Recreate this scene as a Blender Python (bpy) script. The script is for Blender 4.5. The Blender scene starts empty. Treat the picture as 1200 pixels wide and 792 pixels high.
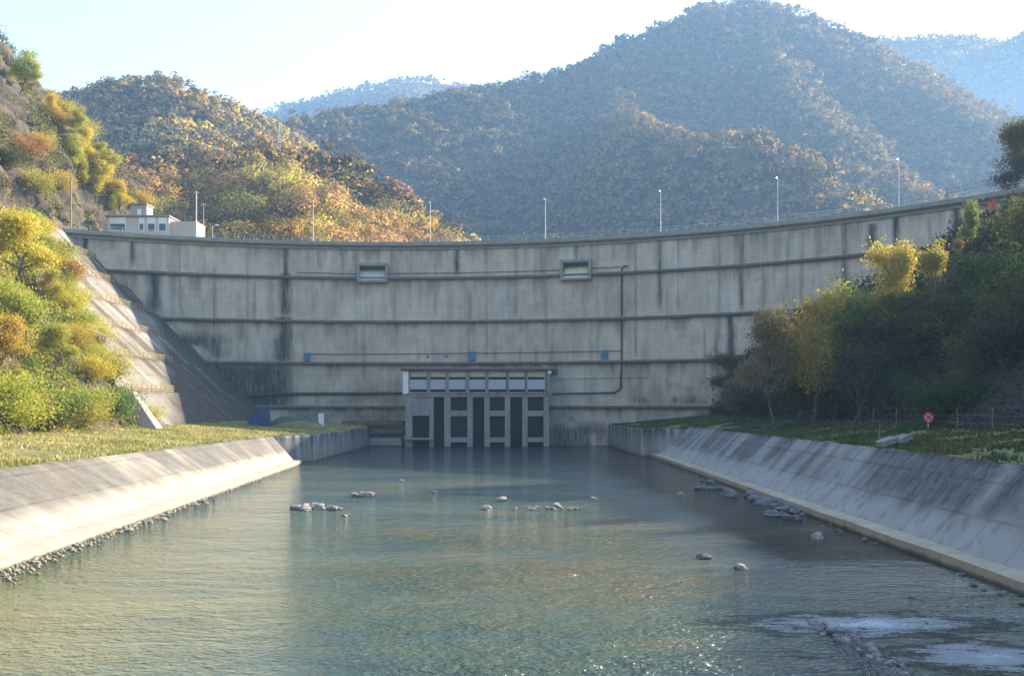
import bpy, bmesh, math, random
import numpy as np
from mathutils import Vector, Matrix, noise as mnoise

random.seed(7)
rng = np.random.default_rng(11)
S = bpy.context.scene
COL = S.collection
F = 1150.0
CAMZ = 8.0
SUN_AZ, SUN_EL = 52.0, 25.5


def P(px, py, d):
    """photo pixel at depth d -> world point"""
    return Vector(((px - 600) * d / F, d, CAMZ + (478 - py) * d / F))


def G(px, py, z=0.0):
    d = (CAMZ - z) * F / (py - 478)
    return Vector(((px - 600) * d / F, d, z))


# ------------------------------------------------------------------ noise
def _hash(ix, iy, seed):
    h = (ix.astype(np.int64) * 374761393 + iy.astype(np.int64) * 668265263 + seed * 974711) & 0xFFFFFFFF
    h = ((h ^ (h >> 13)) * 1274126177) & 0xFFFFFFFF
    h = h ^ (h >> 16)
    return (h & 0xFFFF) / 65535.0


def vn(x, y, seed=0):
    x = np.asarray(x, float); y = np.asarray(y, float)
    x, y = np.broadcast_arrays(x, y)
    ix = np.floor(x); iy = np.floor(y)
    fx = x - ix; fy = y - iy
    fx = fx * fx * (3 - 2 * fx); fy = fy * fy * (3 - 2 * fy)
    a = _hash(ix, iy, seed); b = _hash(ix + 1, iy, seed)
    c = _hash(ix, iy + 1, seed); d = _hash(ix + 1, iy + 1, seed)
    return (a * (1 - fx) + b * fx) * (1 - fy) + (c * (1 - fx) + d * fx) * fy


def fbm(x, y, seed=0, octv=4):
    s = 0; a = 0.5; t = 0
    for o in range(octv):
        s = s + a * vn(x * 2 ** o, y * 2 ** o, seed + o * 17); t += a; a *= 0.5
    return s / t


def smooth(a, b, x):
    t = np.clip((x - a) / (b - a), 0, 1)
    return t * t * (3 - 2 * t)


# ------------------------------------------------------------------ meshes
def fastmesh(name, V, Fq, attr=None, sm=False, uv=None, nrm=None):
    """V (n,3), Fq (m,k) all same k; attr (n,4) point colour 'tint'; uv (n,2)"""
    V = np.asarray(V, np.float32); Fq = np.asarray(Fq, np.int32)
    me = bpy.data.meshes.new(name)
    m, k = Fq.shape
    me.vertices.add(len(V)); me.vertices.foreach_set('co', V.ravel())
    me.loops.add(m * k); me.loops.foreach_set('vertex_index', Fq.ravel())
    me.polygons.add(m)
    me.polygons.foreach_set('loop_start', np.arange(0, m * k, k, dtype=np.int32))
    me.polygons.foreach_set('loop_total', np.full(m, k, np.int32))
    if sm:
        me.polygons.foreach_set('use_smooth', np.ones(m, bool))
    me.update(calc_edges=True)
    if attr is not None:
        a = me.attributes.new('tint', 'FLOAT_COLOR', 'POINT')
        a.data.foreach_set('color', np.asarray(attr, np.float32).ravel())
    if nrm is not None:
        a = me.attributes.new('nrm', 'FLOAT_VECTOR', 'POINT')
        a.data.foreach_set('vector', np.asarray(nrm, np.float32).ravel())
    if uv is not None:
        l = me.uv_layers.new(name='UVMap')
        l.data.foreach_set('uv', np.asarray(uv, np.float32)[Fq.ravel()].ravel())
    return me


def gridfaces(nu, nv, off=0):
    i, j = np.meshgrid(np.arange(nu - 1), np.arange(nv - 1), indexing='ij')
    a = i * nv + j + off
    return np.stack([a, a + nv, a + nv + 1, a + 1], -1).reshape(-1, 4)


class MB:
    def __init__(s):
        s.v = []; s.f = []

    def add(s, vs, fs):
        o = len(s.v)
        s.v += [tuple(v) for v in vs]
        s.f += [tuple(i + o for i in f) for f in fs]
        return s

    def hexa(s, p):  # 8 points: bottom 4 (ccw from above), top 4
        return s.add(p, [(3, 2, 1, 0), (4, 5, 6, 7), (0, 1, 5, 4), (1, 2, 6, 5), (2, 3, 7, 6), (3, 0, 4, 7)])

    def box(s, x0, x1, y0, y1, z0, z1):
        return s.hexa([(x0, y0, z0), (x1, y0, z0), (x1, y1, z0), (x0, y1, z0),
                       (x0, y0, z1), (x1, y0, z1), (x1, y1, z1), (x0, y1, z1)])

    def tube(s, pts, r, n=8, r2=None, cap=True):
        pts = [Vector(p) for p in pts]
        rings = []
        m = len(pts)
        for i, p in enumerate(pts):
            t = (pts[min(i + 1, m - 1)] - pts[max(i - 1, 0)]).normalized()
            up = Vector((0, 0, 1)) if abs(t.z) < .95 else Vector((0, 1, 0))
            a = t.cross(up).normalized(); b = a.cross(t).normalized()
            rr = r if r2 is None else r + (r2 - r) * i / max(1, m - 1)
            rings.append([p + (a * math.cos(2 * math.pi * k / n) + b * math.sin(2 * math.pi * k / n)) * rr for k in range(n)])
        vs = [v for rg in rings for v in rg]
        fs = []
        for i in range(m - 1):
            for k in range(n):
                k2 = (k + 1) % n
                fs.append((i * n + k, i * n + k2, (i + 1) * n + k2, (i + 1) * n + k))
        if cap:
            fs.append(tuple(range(n - 1, -1, -1))); fs.append(tuple((m - 1) * n + k for k in range(n)))
        return s.add(vs, fs)

    def obj(s, name, mat, parent=None, bevel=0, sm=False):
        me = bpy.data.meshes.new(name)
        me.from_pydata(s.v, [], s.f); me.update()
        if sm:
            me.polygons.foreach_set('use_smooth', np.ones(len(me.polygons), bool))
        o = link(name, me, mat, parent)
        if bevel:
            b = o.modifiers.new('bevel', 'BEVEL'); b.width = bevel; b.segments = 2; b.limit_method = 'ANGLE'
        return o


def link(name, me, mat=None, parent=None, loc=None):
    o = bpy.data.objects.new(name, me)
    COL.objects.link(o)
    if mat is not None:
        me.materials.append(mat)
    if parent is not None:
        o.parent = parent
        o.matrix_parent_inverse = Matrix.Translation(-Vector(parent.location))
    if loc is not None:
        o.location = loc
    return o


def empty(name, loc):
    o = bpy.data.objects.new(name, None); COL.objects.link(o)
    o.location = loc; o.empty_display_size = 1
    return o


def tag(o, label, cat, group=None, kind=None):
    o['label'] = label; o['category'] = cat
    if group: o['group'] = group
    if kind: o['kind'] = kind
    return o


def struct(o, label=None, cat=None, kind='structure'):
    o['kind'] = kind
    if label: o['label'] = label
    if cat: o['category'] = cat
    return o


# ------------------------------------------------------------------ materials
class NT:
    def __init__(s, name):
        s.m = bpy.data.materials.new(name); s.m.use_nodes = True
        s.t = s.m.node_tree; s.t.nodes.clear()
        s.out = s.t.nodes.new('ShaderNodeOutputMaterial')

    def n(s, typ, ins=None, **kw):
        nd = s.t.nodes.new('ShaderNode' + typ)
        for k, v in kw.items(): setattr(nd, k, v)
        for k, v in (ins or {}).items():
            sk = nd.inputs[k]
            if isinstance(v, bpy.types.NodeSocket): s.t.links.new(v, sk)
            else: sk.default_value = v
        return nd

    def noise(s, vec, scale, detail=4, rough=.55, dist=0):
        return s.n('TexNoise', {'Vector': vec, 'Scale': scale, 'Detail': detail, 'Roughness': rough, 'Distortion': dist}).outputs['Fac']

    def ramp(s, fac, stops, interp='LINEAR'):
        r = s.n('ValToRGB', {'Fac': fac}); r.color_ramp.interpolation = interp
        e = r.color_ramp.elements
        while len(e) < len(stops): e.new(.5)
        for q, (p, c) in zip(e, stops):
            q.position = p; q.color = (*c, 1) if len(c) == 3 else c
        return r.outputs['Color']

    def mapr(s, v, a, b, c=0., d=1.):
        return s.n('MapRange', {'Value': v, 'From Min': a, 'From Max': b, 'To Min': c, 'To Max': d}).outputs[0]

    def mix(s, fac, a, b, bt='MIX'):
        nd = s.t.nodes.new('ShaderNodeMix'); nd.data_type = 'RGBA'; nd.blend_type = bt
        for k, v in ((0, fac), (6, a), (7, b)):
            if isinstance(v, bpy.types.NodeSocket): s.t.links.new(v, nd.inputs[k])
            elif k == 0: nd.inputs[0].default_value = v
            else: nd.inputs[k].default_value = (*v, 1) if len(v) == 3 else v
        return nd.outputs[2]

    def math(s, op, a, b=0.):
        return s.n('Math', {0: a, 1: b}, operation=op).outputs[0]

    def mapping(s, vec, scale=(1, 1, 1), rot=(0, 0, 0), loc=(0, 0, 0)):
        return s.n('Mapping', {'Vector': vec, 'Scale': scale, 'Rotation': rot, 'Location': loc}).outputs[0]

    def pos(s):
        return s.n('NewGeometry').outputs['Position']

    def uv(s):
        return s.n('TexCoord').outputs['UV']

    def objc(s):
        return s.n('TexCoord').outputs['Object']

    def bump(s, h, strength=.3, dist=.1):
        return s.n('Bump', {'Height': h, 'Strength': strength, 'Distance': dist}).outputs[0]

    def done(s, color, rough=.9, bump=None, spec=.3, metallic=0., **kw):
        ins = {'Base Color': color if isinstance(color, bpy.types.NodeSocket) else (*color, 1),
               'Roughness': rough, 'Specular IOR Level': spec, 'Metallic': metallic}
        ins.update(kw)
        b = s.n('BsdfPrincipled', ins)
        if bump is not None: s.t.links.new(bump, b.inputs['Normal'])
        s.t.links.new(b.outputs[0], s.out.inputs['Surface'])
        return s.m


def simple(name, c, rough=.7, var=.25, scale=3., spec=.3, metallic=0.):
    t = NT(name); p = t.pos()
    f = t.noise(p, scale, 5, .6)
    c1 = tuple(x * (1 - var) for x in c); c2 = tuple(min(1, x * (1 + var)) for x in c)
    return t.done(t.ramp(f, [(.3, c1), (.7, c2)]), rough, spec=spec, metallic=metallic)


def concrete(name, base, attr=False, seams=None, seamk=1., streak=.25, light=(0.5, 0.47, 0.42)):
    """weathered cast concrete: cloudy base, vertical streaks, board lines; tint attribute R dark, G pale, B rust"""
    t = NT(name); p = t.pos()
    cl = t.noise(p, .35, 5, .6)
    fine = t.noise(p, 4.5, 4, .7)
    c = t.ramp(cl, [(.28, tuple(x * .80 for x in base)), (.55, base), (.75, tuple(min(1, x * 1.14) for x in base))])
    st = t.noise(t.mapping(p, (1.1, 1.1, .06)), 1.0, 5, .65)
    c = t.mix(t.mapr(st, .5, .72, 0, streak), c, tuple(x * .45 for x in base))
    c = t.mix(t.mapr(fine, .35, .75, 0, .22), c, tuple(x * .62 for x in base))
    wl = t.math('ADD', t.n('SeparateXYZ', {'Vector': p}).outputs[2], t.math('MULTIPLY', t.noise(p, 1.3, 4), -.3))
    c = t.mix(t.mapr(wl, -.08, .10, .8, 0), c, (.05, .045, .032))
    hgt = fine
    if seams:
        su, sv, wu = seams
        uvs = t.n('SeparateXYZ', {'Vector': t.uv()})
        def line(sock, period, w):
            fr = t.math('FRACT', t.math('DIVIDE', sock, period))
            dd = t.math('ABSOLUTE', t.math('SUBTRACT', fr, .5))
            return t.mapr(dd, .5 - w / period, .5, 0, 1)
        lu = line(uvs.outputs[0], su, wu); lv = line(uvs.outputs[1], sv, wu)
        brk = t.mapr(t.noise(p, .5, 3), .35, .6, .15 * seamk, .75 * seamk)
        c = t.mix(t.math('MULTIPLY', t.math('MAXIMUM', lu, lv), brk), c, tuple(x * .4 for x in base))
    if attr:
        a = t.n('Attribute', attribute_name='tint')
        sp = t.n('SeparateColor', {'Color': a.outputs['Color']})
        brk2 = t.mapr(t.noise(t.mapping(p, (2.2, 2.2, .25)), 1., 4, .7), .3, .6, .55, 1.0)
        dk = t.math('MINIMUM', t.math('MULTIPLY', t.math('MULTIPLY', sp.outputs[0], brk2), 1.25), .95)
        c = t.mix(dk, c, (.022, .024, .027))
        c = t.mix(t.math('MULTIPLY', sp.outputs[1], brk2), c, light)
        c = t.mix(sp.outputs[2], c, (.17, .11, .06))
    return t.done(c, .92, t.bump(hgt, .25, .06), spec=.25)


def leafmat(name, c, trans=.35, var=.35, nrm=False):
    t = NT(name)
    a = t.n('Attribute', attribute_name='tint')
    r = t.n('SeparateColor', {'Color': a.outputs['Color']}).outputs[0]
    oi = t.n('ObjectInfo').outputs['Random']
    hs = t.n('HueSaturation', {'Hue': t.mapr(oi, 0, 1, .482, .518), 'Saturation': t.mapr(r, 0, 1, 1.08, .85),
                               'Value': t.mapr(r, 0, 1, 1 - var, 1 + var), 'Color': (*c, 1)})
    d = t.n('BsdfDiffuse', {'Color': hs.outputs[0]})
    tr = t.n('BsdfTranslucent', {'Color': hs.outputs[0]})
    if nrm: crown_normal(t, d)
    mx = t.n('MixShader', {0: trans, 1: d.outputs[0], 2: tr.outputs[0]})
    t.t.links.new(mx.outputs[0], t.out.inputs['Surface'])
    return t.m


def crown_normal(t, *shaders):
    """leaf clumps are shaded with the rounded normal of the crown they belong to"""
    q = t.n('Attribute', attribute_name='nrm')
    v = t.n('VectorTransform', {'Vector': q.outputs['Vector']}, vector_type='NORMAL', convert_from='OBJECT', convert_to='WORLD').outputs[0]
    v = t.n('VectorMath', {0: v}, operation='NORMALIZE').outputs['Vector']
    for sh in shaders[:1]:
        t.t.links.new(v, sh.inputs['Normal'])


def tintmat(name, trans=.3, nrm=False):
    """foliage coloured by its own per-plant 'tint'"""
    t = NT(name)
    a = t.n('Attribute', attribute_name='tint')
    d = t.n('BsdfDiffuse', {'Color': a.outputs['Color']})
    tr = t.n('BsdfTranslucent', {'Color': a.outputs['Color']})
    if nrm:
        crown_normal(t, d, tr)
    mx = t.n('MixShader', {0: trans, 1: d.outputs[0], 2: tr.outputs[0]})
    t.t.links.new(mx.outputs[0], t.out.inputs['Surface'])
    return t.m


M = {}
M['dam'] = concrete('dam_concrete', (.57, .475, .36), attr=True, seams=(3.0, 1.5, .09), seamk=.5)
M['ledge'] = concrete('ledge_concrete', (.17, .155, .135), streak=.6)
M['coping'] = concrete('coping_concrete', (.26, .245, .205), streak=.45)
M['quay'] = concrete('quay_concrete', (.30, .285, .26), attr=True)
M['bank_l'] = concrete('bank_concrete', (.235, .212, .175), attr=True, seams=(5.0, 2.6, .16), light=(.48, .43, .33))
M['bank_r'] = concrete('bank_concrete_grey', (.31, .292, .262), attr=True, seams=(4.2, 2.3, .16), light=(.44, .42, .375))
M['kerb'] = concrete('kerb_concrete', (.42, .34, .23), streak=.35)
M['kerb_pale'] = concrete('kerb_concrete_pale', (.40, .35, .27), streak=.35)
M['slope'] = concrete('slope_concrete', (.205, .18, .145), attr=True, seams=(4.5, 2.7, .16))
M['gate_conc'] = concrete('gatehouse_concrete', (.27, .25, .22), streak=.75)
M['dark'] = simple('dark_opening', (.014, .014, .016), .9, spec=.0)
M['dark_green'] = simple('dark_green_steel', (.010, .026, .026), .9, spec=.05)
M['lilac'] = simple('pale_panel', (.37, .37, .42), .6, .1)
M['cream'] = simple('cream_blind', (.55, .42, .30), .7, .15)
M['white'] = simple('white_paint', (.72, .70, .66), .6, .1)
M['roof'] = simple('brown_roof', (.17, .13, .115), .8)
M['steel'] = simple('galvanised_steel', (.48, .48, .47), .5, .12, metallic=.3)
M['pole'] = simple('pale_pole_paint', (.62, .60, .55), .6, .12)
M['wood'] = simple('weathered_wood', (.30, .23, .15), .9)
M['yellow'] = simple('yellow_rail_paint', (.30, .215, .085), .6, .2)
M['rail'] = simple('rail_grey', (.42, .40, .33), .6)
M['dullpost'] = simple('dull_grey_post', (.20, .19, .18), .8)
M['pipe'] = simple('dark_pipe', (.045, .045, .05), .6)
M['blue'] = simple('blue_paint', (.06, .14, .27), .6)
M['bluedark'] = simple('dark_blue_paint', (.03, .05, .13), .6)
M['red'] = simple('red_paint', (.48, .05, .06), .6)
M['pink'] = simple('pale_pink_paint', (.62, .26, .28), .6)
M['tarp'] = simple('green_tarpaulin', (.05, .075, .06), .6, .35, 1.5)
M['brown'] = simple('brown_planks', (.14, .09, .06), .9, .4, 1.2)
M['plaster'] = simple('building_plaster', (.50, .45, .38), .9, .1)
M['sunlit_cream'] = simple('sunlit_chute_cream', (.80, .70, .45), .8, .1)  # warm sunlight inside the right outlet put into its chute colour
M['glass'] = simple('teal_glazing', (.03, .13, .17), .15, .1, spec=.6)
M['lamp_glass'] = simple('lamp_cover', (.75, .75, .72), .3, .05)
M['rock'] = None


def rockmat(name, c1, c2, sc):
    t = NT(name); p = t.pos()
    f = t.noise(p, sc, 8, .65, .6)
    g = t.noise(t.mapping(p, (1, 1, .35), (.5, .3, 0)), sc * 2.6, 6, .7)
    col = t.ramp(f, [(.3, c1), (.55, tuple((a + b) / 2 for a, b in zip(c1, c2))), (.72, c2)])
    col = t.mix(t.mapr(g, .52, .66, 0, .75), col, tuple(x * .35 for x in c1))
    return t.done(col, .95, t.bump(g, .8, .5), spec=.2)


M['cliff'] = rockmat('cliff_rock', (.055, .042, .03), (.15, .118, .085), .5)
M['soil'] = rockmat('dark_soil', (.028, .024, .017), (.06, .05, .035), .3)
M['boulder'] = rockmat('boulder_stone', (.34, .30, .25), (.60, .54, .46), 2.5)
M['rubble'] = rockmat('rubble_stone', (.32, .28, .22), (.58, .52, .43), 2.5)
M['greystone'] = rockmat('grey_stone', (.17, .165, .16), (.36, .35, .34), 2.5)
M['forestfloor'] = rockmat('forest_floor', (.035, .028, .015), (.075, .056, .028), .03)


def groundmat():
    t = NT('bank_turf'); p = t.pos()
    f = t.noise(p, .25, 6, .65); g = t.noise(p, 2.5, 4)
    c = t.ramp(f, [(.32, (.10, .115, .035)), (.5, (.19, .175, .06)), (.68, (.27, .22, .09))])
    c = t.mix(t.mapr(g, .4, .7, 0, .5), c, (.10, .08, .045))
    return t.done(c, .95, t.bump(g, .6, .2), spec=.1)


M['turf'] = groundmat()


def watermat():
    t = NT('river_water'); p = t.pos()
    # turbid body colour: teal deep water, olive shallows, brown bars
    sh = t.noise(t.mapping(p, (.035, .06, 1), (0, 0, .5)), 1., 4, .6)
    fn = t.noise(t.mapping(p, (.22, .5, 1), (0, 0, .25)), 1., 4, .6)
    mixv = t.math('ADD', t.math('MULTIPLY', sh, .75), t.math('MULTIPLY', fn, .25))
    c = t.ramp(mixv, [(.36, (.046, .084, .078)), (.50, (.084, .108, .066)), (.60, (.135, .116, .052)), (.72, (.18, .145, .066))])
    s = t.n('SeparateXYZ', {'Vector': p})
    # left shallows are olive
    lf = t.mapr(s.outputs[0], -6., -24., 0, .65)
    near = t.mapr(s.outputs[1], 75., 40., 0., 1.)
    c = t.mix(t.math('MULTIPLY', lf, near), c, (.205, .190, .055))
    # riffle zone
    def ell(cx, cy, rx, ry, a=0):
        q = t.mapping(p, (1 / rx, 1 / ry, 0), (0, 0, 0), (-cx / rx, -cy / ry, 0))
        ln = t.n('VectorMath', {0: q}, operation='LENGTH').outputs['Value']
        wob = t.math('ADD', ln, t.math('MULTIPLY', t.math('SUBTRACT', t.noise(t.mapping(p, (.6, 1.6, 1), (0, 0, .2)), 1.0, 6, .7), .5), 2.4))
        return t.mapr(wob, .15, 1.1, 1, 0)
    rif = t.math('MAXIMUM', ell(13.0, 36.4, 5.0, 2.0), ell(15.2, 31.6, 3.0, 2.2))
    calm = t.mapr(s.outputs[0], 6., 15., 0., 1.)
    calm = t.math('MULTIPLY', calm, t.mapr(s.outputs[1], 40., 52., 0., 1.))
    calm = t.math('MAXIMUM', calm, ell(9.2, 31.0, 1.8, 3.2))
    bed = t.noise(t.mapping(p, (.5, .8, 1)), 1.3, 6, .75)
    c = t.mix(t.mapr(bed, .5, .68, 0, .35), c, (.035, .034, .018))
    calm = t.math('MULTIPLY', calm, t.math('SUBTRACT', 1., rif))
    w1 = t.noise(t.mapping(p, (2.3, 3.0, 1), (0, 0, .5)), 1.2, 3, .6, .4)
    w2 = t.noise(t.mapping(p, (.7, 1.0, 1), (0, 0, -.35)), .9, 3, .55, .3)
    w3 = t.noise(p, 6.5, 2, .6)
    h = t.math('ADD', t.math('MULTIPLY', w1, .55), t.math('ADD', t.math('MULTIPLY', w2, .8), t.math('MULTIPLY', w3, .16)))
    stg = t.math('SUBTRACT', 1., t.math('MULTIPLY', calm, .86))
    ruf = t.mapr(t.noise(t.mapping(p, (.05, .13, 1), (0, 0, .55)), 1., 3, .5), .36, .62, .45, 1.15)
    h = t.math('MULTIPLY', h, ruf)
    h = t.math('MULTIPLY', h, t.math('ADD', 1., t.math('MULTIPLY', rif, 2.5)))
    b = t.n('Bump', {'Height': h, 'Strength': stg, 'Distance': .50}).outputs[0]
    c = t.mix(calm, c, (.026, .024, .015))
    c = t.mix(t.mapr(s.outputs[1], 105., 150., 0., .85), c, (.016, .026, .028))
    foam = t.noise(t.mapping(p, (1.0, 2.2, 1), (0, 0, .2)), 6.5, 6, .8, .3)
    foam = t.math('ADD', foam, t.math('MULTIPLY', rif, .42))
    c = t.mix(t.mapr(foam, .63, .74, 0, .95), c, (.72, .76, .80))
    return t.done(c, .08, b, spec=.5, **{'IOR': 1.33})


M['water'] = watermat()
LEAF = {
    'yellow': leafmat('leaf_yellow', (.58, .46, .045), .45),
    'gold': leafmat('leaf_gold', (.50, .36, .05), .45),
    'orange': leafmat('leaf_orange', (.40, .20, .04)),
    'lime': leafmat('leaf_lime', (.42, .40, .055), .45),
    'green': leafmat('leaf_green', (.17, .23, .045), .4),
    'straw': leafmat('leaf_straw', (.42, .34, .05), .55),
    'darklime': leafmat('leaf_dark_lime', (.24, .26, .045), .55),
    'deepgreen': leafmat('leaf_deep_green', (.05, .08, .022)),
    'olive': leafmat('leaf_olive', (.12, .115, .03)),
    'tan': leafmat('leaf_tan', (.23, .165, .08)),
    'brown': leafmat('leaf_brown', (.065, .046, .028)),
    'rust': leafmat('leaf_rust', (.14, .075, .03)),
}
M['bark'] = simple('bark', (.10, .08, .065), .95, .35, 2.)
M['tintleaf'] = tintmat('forest_leaf')
M['forest'] = tintmat('forest_crown', .10, True)
M['scrub'] = tintmat('scrub_leaf', .3)

# ------------------------------------------------------------------ camera, sky, sun
cam = bpy.data.cameras.new('camera'); camo = bpy.data.objects.new('camera', cam); COL.objects.link(camo)
camo.location = (0, 0, CAMZ); camo.rotation_euler = (math.pi / 2, 0, 0)
cam.sensor_width = 36; cam.lens = 36 * F / 1200; cam.shift_y = (478 - 396) / 1200
cam.clip_start = .1; cam.clip_end = 20000
S.camera = camo

W = bpy.data.worlds.new('World'); S.world = W; W.use_nodes = True
wt = W.node_tree
sky = wt.nodes.new('ShaderNodeTexSky'); sky.sky_type = 'NISHITA'; sky.sun_disc = False
sky.sun_elevation = math.radians(SUN_EL); sky.sun_rotation = math.radians(SUN_AZ)
sky.altitude = 600; sky.air_density = 1.0; sky.dust_density = 1.2; sky.ozone_density = 1.0
bg = wt.nodes['Background']; bg.inputs[1].default_value = .125
wt.links.new(sky.outputs[0], bg.inputs[0])
sun = bpy.data.lights.new('sun', 'SUN'); sun.energy = 4.5; sun.angle = math.radians(.53); sun.color = (1, .89, .70)
so = bpy.data.objects.new('sun', sun); COL.objects.link(so)
a, e = math.radians(SUN_AZ), math.radians(SUN_EL)
SD = Vector((math.sin(a) * math.cos(e), math.cos(a) * math.cos(e), math.sin(e)))
so.rotation_euler = SD.to_track_quat('Z', 'Y').to_euler(); so.location = (60, 60, 120)
S.view_settings.view_transform = 'Standard'; S.view_settings.look = 'None'
S.view_settings.exposure = 2.1; S.view_settings.gamma = 1
S.cycles.max_bounces = 6; S.cycles.diffuse_bounces = 3; S.cycles.glossy_bounces = 2; S.cycles.transmission_bounces = 3
S.cycles.volume_bounces = 1; S.cycles.transparent_max_bounces = 6
S.cycles.sample_clamp_indirect = 6
S.cycles.use_denoising = True
S.cycles.caustics_reflective = False; S.cycles.caustics_refractive = False

# ------------------------------------------------------------------ terrain functions
DCX, DCY, DR = -24.95, 74.08, 137.23
ZTOP = 43.6


def dam_pt(u, r=DR, z=0.):
    """u = arc length along the crest face measured from straight ahead of the arc centre"""
    f = u / DR
    return Vector((DCX + r * math.sin(f), DCY + r * math.cos(f), z))


def u_at_px(px, r=DR):
    k = (px - 600) / F
    A = k * k + 1; B = -2 * (k * DCX + DCY); C = DCX ** 2 + DCY ** 2 - r * r
    d = (-B + math.sqrt(B * B - 4 * A * C)) / (2 * A)
    return math.atan2(k * d - DCX, d - DCY) * DR


def leftX(y, z):
    """x of the left hillside surface at depth y and height z (arrays)"""
    y = np.asarray(y, float); z = np.asarray(z, float)
    y, z = np.broadcast_arrays(y, z)
    lo = -52 - np.maximum(z - 5, 0) * 1.0
    bench = 1.5 + 1.2 * smooth(200, 207, y) - 4.6 * smooth(230, 240, y)
    hi = lo * 0 - (52 + 38.6 * 1.0) - bench * smooth(43.6, 44.2, z) + np.interp(z, [43.6, 44.2, 62, 74, 84, 98, 120], [0, -.5, -7, -17, -30, -41, -56])
    x = np.where(z < 43.6, lo, hi)
    x = x - np.maximum(y - 262, 0) * 1.3
    # rock relief
    rid = np.abs(2 * fbm(y * .10 + z * .05, z * .09 - y * .04, 3, 4) - 1)
    rel = (rid * 5.5 - 1.6) * (1 + .5 * (z > 46)) + (fbm(y * .45, z * .4, 9, 4) - .5) * 2.2 + (np.abs(2 * fbm(y * .33 + z * .2, z * .22, 13, 3) - 1) - .3) * 2.6
    amp = smooth(5, 14, z) * .9
    cs = np.interp(z, [5, 8, 20, 35, 43], [140, 142, 154.5, 178, 185])
    conc = smooth(0, 6, y - cs) * (1 - smooth(214, 220, y)) * (z < 44)
    amp = amp * (1 - conc) + conc * 0.0
    x = x - conc * 1.6
    return x + rel * amp


def rightcap(y):
    y = np.asarray(y, float)
    return np.interp(y, [60, 80, 95, 108, 116, 151, 156], [54, 50, 45, 36, 30, 31, 41])


def rightX(y, z):
    y = np.asarray(y, float); z = np.asarray(z, float)
    y, z = np.broadcast_arrays(y, z)
    x = 39 + (z - 6.5) / .87
    cap = rightcap(y)
    x = np.where(z > cap, 39 + (cap - 6.5) / .87 + (z - cap) * 5.0, x)
    x = x + smooth(152, 166, y) * 11 * (z > 42.8)
    rel = (fbm(y * .09, z * .11, 31, 4) - .5) * 7 + (fbm(y * .5, z * .5, 33, 3) - .5) * 1.6
    return x + rel * smooth(6.5, 12, z) + (fbm(y * .06, 0 * z, 35, 3) - .5) * 3


def hit_side(fn, px, py, sgn, d0=50, d1=300):
    """depth at which the sight line through a photo pixel meets a hillside"""
    d = np.arange(d0, d1, .5)
    x = (px - 600) * d / F; z = CAMZ + (478 - py) * d / F
    ins = (x < fn(d, z)) if sgn < 0 else (x > fn(d, z))
    k = int(np.argmax(ins))
    return float(d[k]), Vector((float(x[k]), float(d[k]), float(z[k])))


# ------------------------------------------------------------------ ground, river bed, water, turf
def sheet(name, x0, x1, y0, y1, z, mat, nx=2, ny=2, kind='structure'):
    xs = np.linspace(x0, x1, nx); ys = np.linspace(y0, y1, ny)
    X, Y = np.meshgrid(xs, ys, indexing='ij')
    V = np.stack([X.ravel(), Y.ravel(), np.full(X.size, z)], -1)
    o = link(name, fastmesh(name, V, gridfaces(nx, ny)), mat); o['kind'] = kind
    return o


struct(sheet('ground', -3500, 3500, -250, 5200, -3.0, M['forestfloor']), 'valley ground under the river and the hills', 'ground')
struct(sheet('river_water', -40, 32, -60, 214, 0, M['water'], 2, 2),
       'shallow greenish river water with small ripples', 'water')

# left bank top edge / toe, right bank top edge / toe (x as a function of y)
LT = lambda y: np.interp(y, [-60, 64, 137, 150], [-32.6, -33.7, -34.2, -34.3])
LB = lambda y: np.interp(y, [-60, 48, 141, 150], [-19.6, -25, -30.0, -30.5])
RT = lambda y: np.interp(y, [-60, 52, 157, 165], [25.2, 27, 28.7, 28.9])
RB = lambda y: np.interp(y, [-60, 42, 161, 165], [20.6, 21.9, 22.8, 22.8])


def turf_sheet(name, edge, foot, zedge, zfoot, y0, y1, seed, label, lump=.35):
    ny, nt = 260, 26
    ys = np.linspace(y0, y1, ny); ts = np.linspace(0, 1, nt)
    Y, T = np.meshgrid(ys, ts, indexing='ij')
    E = edge(Y); Ft = foot(Y)
    X = E + (Ft - E) * T
    Z = zedge(Y) + (zfoot - zedge(Y)) * T ** 1.2 + (fbm(X * .25, Y * .25, seed, 4) - .5) * lump * smooth(0, .12, T)
    V = np.stack([X.ravel(), Y.ravel(), Z.ravel()], -1)
    fc = gridfaces(ny, nt)
    if edge(0.) < 0: fc = fc[:, ::-1]
    o = link(name, fastmesh(name, V, fc, sm=True), M['turf'])
    struct(o, label, 'ground')
    return (X, Y, Z)


QL = lambda y: np.where(y < 138, LT(y), -30.5 - (y - 146) * .0)   # behind the quay the turf reaches its wall
lt = turf_sheet('left_bank_turf', lambda y: np.where(y < 139, LT(y) - .1, np.where(y < 146.2, -34.4, -30.4)),
                lambda y: -56 + y * 0, lambda y: 4.0 + 0 * y, 5.6, -60, 212, 5, 'dry yellowish turf on the sunlit left bank')
rt = turf_sheet('right_bank_turf', lambda y: np.where(y < 158.5, RT(y) + .1, np.interp(y, [158.5, 161, 207], [28.7, 21.6, 20.2])),
                lambda y: 42 + y * 0, lambda y: np.where(y < 158.5, 5.0, 4.6), 6.9, -60, 212, 8, 'green turf on the shaded right bank')


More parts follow.
